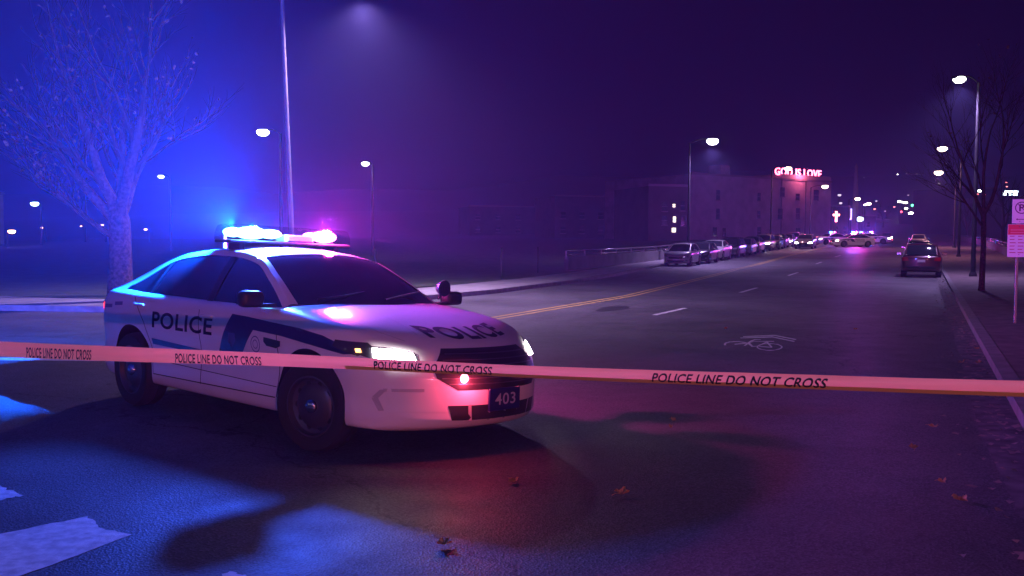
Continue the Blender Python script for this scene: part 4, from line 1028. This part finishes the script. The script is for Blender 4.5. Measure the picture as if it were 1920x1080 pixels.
# far cruisers: copies of the near one
def far_cruiser(s, t, yaw, label, pw=900):
    c = copy_tree(hero, None, skip=('grille_flasher_light',)); c.location = (*st(s, t), h_st(s, t)); c.rotation_euler = (0, 0, yaw)
    tag(c, label, 'police car', 'police cruisers with lights flashing')
    for ch in c.children_recursive:
        if ch.type == 'LIGHT': ch.data = ch.data.copy(); ch.data.energy = pw * (8 if 'beam' in ch.name else 1)
    return c
far_cruiser(112, -7.5, radians(180 + 8), 'far police cruiser standing side on across the road, left of the other far one', 1300)
far_cruiser(137, -6.5, radians(-28), 'farthest police cruiser, small beside the lit side on one', 1300)
far_cruiser(128, -11.2, radians(200), 'far police cruiser parked at an angle behind the line of cars', 160)
far_cruiser(160, -9.5, radians(40), 'tiny police cruiser deepest in the cluster of far flashing lights', 160)
GM = 'cars held up in the road by the far cruisers'
for s9, t9, y9, lb in ((104, -11.6, 0, 'dark car with headlights on, leaving past the line of parked cars'), (150, -12.2, 0, 'pale car with headlights on, waiting behind the far cruisers'), (172, -6, .1, 'grey car with headlights on, waiting farthest up the road'), (190, -9.5, 0, 'white car with headlights on, last of the waiting cars')):
    car_at('s' if s9 > 160 else 'd', SUV if s9 > 160 else SEDAN, grey, s9, t9, True, lb, GM, True, yawoff=y9)
# cruiser added out of view behind the viewer; its red beacon lights tape and sign
back = far_cruiser(-8.0, 8.6, radians(100), 'police cruiser added unseen behind the viewer, its red beacon lighting tape and sign', 0)
for ch in back.children_recursive:
    if ch.type == 'LIGHT' and ch.data.color[0] > .5: ch.data.energy = 3000 if 'beacon' in ch.name else 0; ch.data.color = (1, .16, .26); ch.location.z = 1.76

# ------------------------------------------------------------------ buildings
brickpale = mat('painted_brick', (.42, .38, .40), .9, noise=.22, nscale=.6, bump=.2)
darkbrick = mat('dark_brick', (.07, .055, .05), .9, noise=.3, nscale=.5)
winm = mat('night_window', (.01, .01, .014), .12, spec=.6); trimm = mat('stone_trim', (.24, .22, .22), .8)
litwin = mat('lit_window', (.9, .8, .6), emit=(1, .86, .62), es=3)
def building(name, A, B, depth, z0, z1, m, label, wins=(), bump=(), lit=(), cornice=True, cat='building', group=None):
    """front wall from A to B (xy), going back by depth; windows given as (u, z, w, h)"""
    A, B = Vector(A), Vector(B); d = (B - A); L = d.length; d.normalize(); n = Vector((-d.y, d.x))
    if n.dot(A) < 0: n = -n
    r = empty(name, (A.x, A.y, z0), 0, label, cat, group); H_ = z1 - z0
    P = lambda u, q, z: (d.x * u + n.x * q, d.y * u + n.y * q, z)
    w = MB(); w.add([P(0, 0, -1), P(L, 0, -1), P(L, depth, -1), P(0, depth, -1), P(0, 0, H_), P(L, 0, H_), P(L, depth, H_), P(0, depth, H_)], [(0, 1, 5, 4), (1, 2, 6, 5), (2, 3, 7, 6), (3, 0, 4, 7)]); w.build('wall', m, r)
    w = MB(); w.add([P(.3, .3, H_ - .25), P(L - .3, .3, H_ - .25), P(L - .3, depth - .3, H_ - .25), P(.3, depth - .3, H_ - .25)], [(0, 1, 2, 3)])
    rf = w.build('roof', mat('roof_felt', (.05, .05, .05), .9), r)
    def bx(mbx, u0, u1, q0, q1, za, zb): mbx.add([P(u0, q0, za), P(u1, q0, za), P(u1, q1, za), P(u0, q1, za), P(u0, q0, zb), P(u1, q0, zb), P(u1, q1, zb), P(u0, q1, zb)], [(3, 2, 1, 0), (4, 5, 6, 7), (0, 1, 5, 4), (1, 2, 6, 5), (2, 3, 7, 6), (3, 0, 4, 7)])
    if cornice: w = MB(); bx(w, -.12, L + .12, -.15, .25, H_ - .02, H_ + .35); w.build('cornice', trimm, r)
    for (u0, u1, q0, q1, za, zb) in bump: w = MB(); bx(w, u0, u1, q0, q1, za - .25, zb); w.build('rooftop_block', m, rf)
    for i, (u, z, ww, hh) in enumerate(wins):
        w = MB(); bx(w, u, u + ww, -.03, .06, z, z + hh); f_ = w.build('window', litwin if i in lit else winm, r)
        w = MB(); bx(w, u - .12, u + ww + .12, -.16, .03, z - .18, z - .02); w.build('sill', trimm, f_)
        w = MB(); bx(w, u - .06, u + ww + .06, -.07, .0, z + hh * .5 - .04, z + hh * .5 + .04); w.build('sash', trimm, f_)
    return r, P, n, d, L
# pale brick block behind the left-hand line of cars
A = at(1293, 458, 178); B = at(1556, 458, 200); zb = lambda p: h(p.x, p.y)
z0 = zb(A) - 2; topz = CAM_H + (458 - 338) / F_PX * 190
wins = []
for (px_, py_, w_, hh_) in ((1337, 371, 1.0, 1.9), (1411, 371, .9, 1.6), (1337, 405, 1.0, 2.0), (1411, 404, .9, 1.4), (1454, 360, 1.3, 1.9), (1450, 402, 1.4, 2.2), (1484, 368, 1.2, 1.3), (1485, 400, 1.2, 2.2), (1332, 438, 1.1, 1.8), (1349, 438, .9, 1.6), (1412, 436, 1.0, 1.8), (1520, 363, 1.6, 2.2), (1486, 436, 1.4, 1.8)):
    u = (px_ - 1293) / (1556 - 1293) * (B - A).length; wins.append((u, CAM_H + (458 - py_) / F_PX * 188 - z0 - hh_ / 2, w_, hh_))
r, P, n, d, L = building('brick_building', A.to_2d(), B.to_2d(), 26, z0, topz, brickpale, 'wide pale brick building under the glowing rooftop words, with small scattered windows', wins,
    bump=((8.5, 11.0, .6, 4, topz - z0, topz - z0 + 2.2),))
# raised right half of its roofline
w = MB(); 
u0 = L * .62
for q in (1,): 
    v = [P(u0, .02, topz - z0 + .36), P(L - .1, .02, topz - z0 + .36), P(L - .1, 20, topz - z0 + .36), P(u0, 20, topz - z0 + .36), P(u0, .02, topz - z0 + 1.2), P(L - .1, .02, topz - z0 + 1.2), P(L - .1, 20, topz - z0 + 1.2), P(u0, 20, topz - z0 + 1.2)]
    w.add(v, [(4, 5, 6, 7), (0, 1, 5, 4), (1, 2, 6, 5), (2, 3, 7, 6), (3, 0, 4, 7)])
w.build('upper_parapet', brickpale, r)
for uu in (.62, .80): w = MB(); w.tube([P(L * uu, -.08, 0), P(L * uu, -.08, topz - z0)], .09, 6); w.build('downpipe', darkpole, r)
# rooftop neon words
a0, a1 = at(1453, 328, 190), at(1540, 327, 198); zr = topz + 1.2
neon = mat('red_neon', (1, .2, .3), emit=(1, .16, .30), es=8)
sg = empty('neon_sign', (a0.x, a0.y, zr), math.atan2(a1.y - a0.y, a1.x - a0.x), 'glowing rooftop neon sign reading GOD IS LOVE', 'neon sign')
wd = (a1 - a0).to_2d().length; v, f = text_2d('GOD IS LOVE', 1.6, wd, .02, 2); zl = a0.z - zr
mbx = MB(); mbx.add([(a, -.06, zl + b) for a, b in v] + [(a, .06, zl + b) for a, b in v], [tuple(q) for q in f] + [tuple(i + len(v) for i in q[::-1]) for q in f]); mbx.build('letters', neon, sg)
mbx = MB(); mbx.box((wd / 2, .2, zl - .12), (wd, .08, .08)); mbx.box((wd / 2, .2, zl + 1.45), (wd, .08, .08))
for k in range(7): mbx.box((wd * k / 6, .2, (zl + 1.45) / 2), (.07, .07, zl + 1.45)); 
mbx.build('support_frame', darkpole, sg); point_light('neon_glow', (wd / 2, -1.5, zl + .6), (1, .15, .3), 1500, .5, sg)
# dark building on its left with a few lit windows
A2, B2 = at(1215, 458, 150), at(1288, 458, 152); z2 = h(A2.x, A2.y) - 2
ws = []; 
for (px_, py_, w_, hh_) in ((1260, 388, .45, .5), (1261, 414, .5, .9), (1259, 434, .7, .7), (1275, 388, .7, 1.5), (1276, 416, .7, 1.6), (1240, 390, .9, 1.4), (1240, 416, .9, 1.4)):
    ws.append(((px_ - 1215) / 73 * (B2 - A2).length, CAM_H + (458 - py_) / F_PX * 150 - z2 - hh_ / 2, w_, hh_))
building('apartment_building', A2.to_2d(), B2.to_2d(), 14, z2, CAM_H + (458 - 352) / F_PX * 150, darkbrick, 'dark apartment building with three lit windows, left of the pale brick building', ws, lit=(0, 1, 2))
# shop blocks on the left side further up the road, and on the right
spec = [((1560, 1592), 215, 388, 'dark shop block right of the pale brick building, behind the lit cross'), ((1594, 1640), 262, 405, 'dark shop block behind the white lit round sign'), ((1640, 1668), 330, 412, 'small dark building at the foot of the far hill road'),
        ((1762, 1800), 300, 400, 'dark building beside the white billboard, right of the far road'), ((1806, 1872), 230, 352, 'dark tall building beyond the right railing'), ((1876, 1990), 210, 368, 'dark building carrying the bluish rooftop sign, behind the parking sign'),
        ((1040, 1180), 230, 372, 'long dark warehouse beyond the left verge'), ((880, 1030), 260, 392, 'low dark warehouse left of the long one'), ((-60, 8), 120, 372, 'pale building corner at the far left edge')]
for (xa_, xb_), dd, yt, lb in spec:
    a_, b_ = at(xa_, 458, dd), at(xb_, 458, dd + 6); zz = h(a_.x, a_.y) - 2; tz = CAM_H + (458 - yt) / F_PX * dd; L_ = (b_ - a_).length; rnd = random.Random(xa_); ws = []
    nx = max(2, int(L_ / 5)); nz = max(1, int((tz - zz - 3) / 3.6))
    for i in range(nx):
        for k in range(nz): ws.append((L_ * (i + .3) / nx, 3.4 + k * 3.6, 1.3, 1.6))
    lit = [i for i in range(len(ws)) if rnd.random() < (.18 if xa_ in (1560, 1594, 1762) else 0)]
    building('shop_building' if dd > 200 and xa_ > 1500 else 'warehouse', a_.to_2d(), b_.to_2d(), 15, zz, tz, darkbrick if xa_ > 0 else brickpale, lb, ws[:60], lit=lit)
# pale spire-like mast, lit red cross, signs
g = at(1602, 458, 240); mbx = MB(); gz = h(g.x, g.y); tz = CAM_H + (458 - 316) / F_PX * 240 - gz
mbx.tube([(0, 0, 0), (0, 0, tz * .6), (0, 0, tz)], [.9, .7, .35], 8); mbx.lathe([(.0, 1.2), (.5, .0)], (0, 0, tz), 8); o = mbx.build('pale_tower', mat('pale_tower_paint', (.6, .56, .6), .7)); o.location = (g.x, g.y, gz); tag(o, 'slim pale tower rising behind the lit cross', 'tower')
def sign_thing(name, px_, py_, d, boxes, m, label, cat, post=True, backm=None, back=None):
    c = at(px_, py_, d); gz = h(c.x, c.y); r = empty(name, (c.x, c.y, gz), 0, label, cat); sc = d / F_PX; z = c.z - gz
    if back: mb1 = MB(); mb1.bbox((0, .18, z), (back[0] * sc, .3, back[1] * sc), .05); mb1.build('sign_box', backm or darkpole, r)
    mb1 = MB()
    for (x, y, w_, hh_) in boxes: mb1.box((x * sc, 0, z - y * sc), (w_ * sc, .06, hh_ * sc))
    mb1.build('lit_panel', m, r)
    if post: mb1 = MB(); mb1.tube([(0, .2, 0), (0, .2, z)], .12, 8); mb1.build('post', darkpole, r)
    return r
sign_thing('cross_sign', 1568, 406, 170, [(0, 0, 4.2, 20), (0, -3, 13, 4.2)], mat('cross_neon', (1, .4, .4), emit=(1, .22, .26), es=9), 'lit red and white cross sign on a post at the corner', 'cross sign', back=(6, 22))
sign_thing('round_sign', 1613, 411, 235, [(0, 0, 9, 9), (0, 0, 12, 6)], mat('greenish_sign', (.9, 1, .95), emit=(.75, 1, .92), es=3), 'white green lit shop sign right of the cross', 'shop sign', back=(15, 12))
sign_thing('purple_sign', 1596, 401, 238, [(0, 0, 2.4, 20), (-3, 10, 6, 3)], mat('violet_neon', (.5, .3, 1), emit=(.5, .35, 1), es=4), 'narrow violet lit upright sign between the cross and the white sign', 'shop sign', post=True)
sign_thing('billboard', 1750, 401, 330, [(-8, 0, 9, 9), (2, -1, 8, 10), (9, 1, 8, 8)], mat('billboard_light', (.9, .9, 1), emit=(.85, .9, 1), es=2.2), 'white lit billboard panel right of the far hill road', 'billboard', back=(30, 13))
sign_thing('rooftop_sign', 1893, 362, 205, [(3, -3, 26, 3), (-9, 2, 6, 5), (2, 1, 6, 7), (11, 1, 7, 7)], mat('bluish_sign', (.8, .95, 1), emit=(.7, .92, 1), es=7), 'bluish white lit rooftop sign above the parking sign', 'shop sign', back=(32, 12), post=True)
# little yellow lamp and far traffic lights, with their masts
def signal(px_, py_, d, m, label, off=8):
    c = at(px_, py_, d); r = empty('traffic_light', (c.x + off / F_PX * d, c.y, h(c.x, c.y)), 0, label, 'traffic light', 'traffic lights over the far crossing'); z = c.z - h(c.x, c.y); ox = -off / F_PX * d
    m1 = MB(); m1.tube([(0, 0, 0), (0, 0, z + 1)], .14, 8); m1.tube([(0, 0, z + .9), (ox, 0, z + .9)], .08, 6); m1.build('mast', darkpole, r)
    m1 = MB(); m1.bbox((ox, 0, z), (.7, .4, 1.9), .08); b_ = m1.build('signal_box', darkpole, r)
    m1 = MB(); m1.lathe([(0, -.26), (.45, -.23), (.5, -.2)], (ox, 0, z), 14, 'Y'); m1.build('lens', m, b_, True)
green = mat('green_signal', (.2, 1, .5), emit=(.08, 1, .38), es=14)
signal(1710, 385, 400, green, 'green traffic light, left one of the pair over the far road')
signal(1722, 387, 400, green, 'green traffic light, right one of the pair over the far road')
redsig = mat('red_signal', (1, .1, .1), emit=(1, .08, .15), es=10)
signal(1690, 397, 420, redsig, 'red traffic light left of the bright headlights on the far hill', 6)
# lamps and house lights up the far hill
hill_pts = [(1686, 378, 340, 'w', .75), (1698, 380, 340, 'w', .8), (1692, 379, 360, 'w', .6), (1699, 391, 370, 'w', .8), (1708, 400, 380, 'W', 1.2), (1733, 374, 330, 'W', 1.1), (1735, 381, 330, 'W', .9), (1719, 378, 400, 'w', .5), (1718, 364, 520, 'w', .6), (1703, 366, 560, 'd', .6),
            (1761, 344, 400, 'd', .5), (1773, 307, 500, 'd', .5), (1683, 327, 640, 'w', .6), (1700, 325, 700, 'd', .5), (1719, 326, 700, 'd', .5), (1794, 320, 600, 'd', .45), (1620, 333, 640, 'd', .4), (1837, 358, 200, 'W', .45), (1845, 365, 200, 'r', .35), (1832, 364, 200, 'r', .3), (1887, 342, 420, 'r', .4), (1574, 366, 220, 'd', .5), (1576, 381, 225, 'd', .5), (1643, 377, 300, 'd', .4), (1640, 392, 300, 'r', .4), (1660, 396, 330, 'd', .35), (1677, 388, 360, 'r', .4), (1737, 414, 300, 'y', .35), (1622, 384, 230, 'w', .4), (1888, 350, 300, 'r', .3)]
cm = dict(w=mat('hill_white', (1, 1, .9), emit=(1, .93, .80), es=12), W=mat('hill_bright', (1, 1, .95), emit=(1, .97, .85), es=26), d=mat('hill_dim', (.8, .7, .8), emit=(.75, .6, .8), es=1.8), r=mat('hill_red', (1, .2, .2), emit=(1, .2, .2), es=7), y=mat('hill_yellow', (1, .9, .3), emit=(.9, 1, .25), es=7))
desc = dict(w='white', W='bright white', d='dim lilac', r='reddish', y='yellowish')
ORD = ['first', 'second', 'third', 'fourth', 'fifth', 'sixth', 'seventh', 'eighth', 'ninth', 'tenth', 'eleventh', 'twelfth', 'thirteenth']
for k_ in desc:
    mine = sorted([q for q in hill_pts if q[3] == k_])
    for i, (px_, py_, d_, _, rr_) in enumerate(mine):
        rr_ *= 1.6
        c = at(px_, py_, d_); gz = h(c.x, c.y); z = max(c.z - gz, 1.5); r = empty('distant_lamp', (c.x, c.y, c.z - z), 0, None)
        tag(r, ('%s %s lamp from the left among the far hill lights' % (ORD[i], desc[k_])) if len(mine) > 1 else 'small yellowish lamp just below the billboard', 'distant lamp', 'distant lamps on the far hill')
        m1 = MB(); m1.tube([(0, .2, 0), (0, .2, z)], .07, 5); m1.build('pole', darkpole, r)
        m1 = MB(); m1.lathe([(0, .3 * rr_), (rr_ * .5, .2 * rr_), (rr_ * .55, 0), (rr_ * .4, -.25 * rr_), (0, -.3 * rr_)], (0, 0, z), 10); m1.build('lens', cm[k_], r, True)
# the hills
def hills():
    v = []; f = []; xs = np.linspace(-1500, 1900, 60); rnd = random.Random(3)
    ridge = lambda x: 66 + 14 * sin(x * .004 + 1) + 8 * sin(x * .011) + 4 * sin(x * .03) + 26 * sstep(100, 420, x)
    rows = [(700, 0), (800, .35), (950, .8), (1150, 1), (1500, 1.05)]
    for y, k in rows:
        for x in xs: v.append((x, y + 30 * sin(x * .005), (24 if 100 < x < 700 else 10) * (1 - k) * 0 + ridge(x) * k + h_st(y) * (1 - k) * .6 - 4))
    n = len(xs)
    for i in range(len(rows) - 1):
        for j in range(n - 1): f.append((i * n + j, i * n + j + 1, (i + 1) * n + j + 1, (i + 1) * n + j))
    structure('hills', v, f, mat('dark_hill', (.02, .025, .02), .95, noise=.4, nscale=.02), True)
hills()
# bare and evergreen trees beyond the right railing and behind the left verge
for px_, py_, d_, hh_, sd, lb in ((1812, 450, 150, 9, 31, 'leafless tree beyond the right railing, left of the parking sign'), (1655, 440, 290, 8, 32, 'leafless tree on the left of the far hill road'), (1880, 455, 90, 8, 33, 'leafless tree just outside the right railing, behind the parking sign')):
    c = at(px_, 458, d_); z = h(c.x, c.y); sc_ = hh_ / 8
    bare_tree((c.x, c.y, z), hh_, .16, sd, lb, dict(h=2.2, limbs=[(-.5, .1, .8, 2.6 * sc_, .6, 2.0), (.45, 0, .85, 2.6 * sc_, .6, 2.1), (0, .2, 1, 3.2 * sc_, .7, 2.2)]), 0, 4, group='leafless trees along the road')

# ------------------------------------------------------------------ added haze for lamp glow, violet veil in its colour, one box round everything
mh = bpy.data.materials.new('glow_haze'); mh.use_nodes = True; nt = mh.node_tree; nt.nodes.remove(nt.nodes['Principled BSDF'])
pv = nt.nodes.new('ShaderNodeVolumePrincipled'); pv.inputs['Color'].default_value = (.46, .48, 1, 1); pv.inputs['Density'].default_value = .0014; pv.inputs['Anisotropy'].default_value = .25
nt.links.new(pv.outputs[0], nt.nodes['Material Output'].inputs['Volume'])
mbx = MB(); mbx.box((200, 600, 64), (4200, 2300, 140)); o = mbx.build('haze', mh); o['kind'] = 'stuff'; o['label'] = 'thin violet haze added for the glow round the lamps'; o.visible_shadow = True
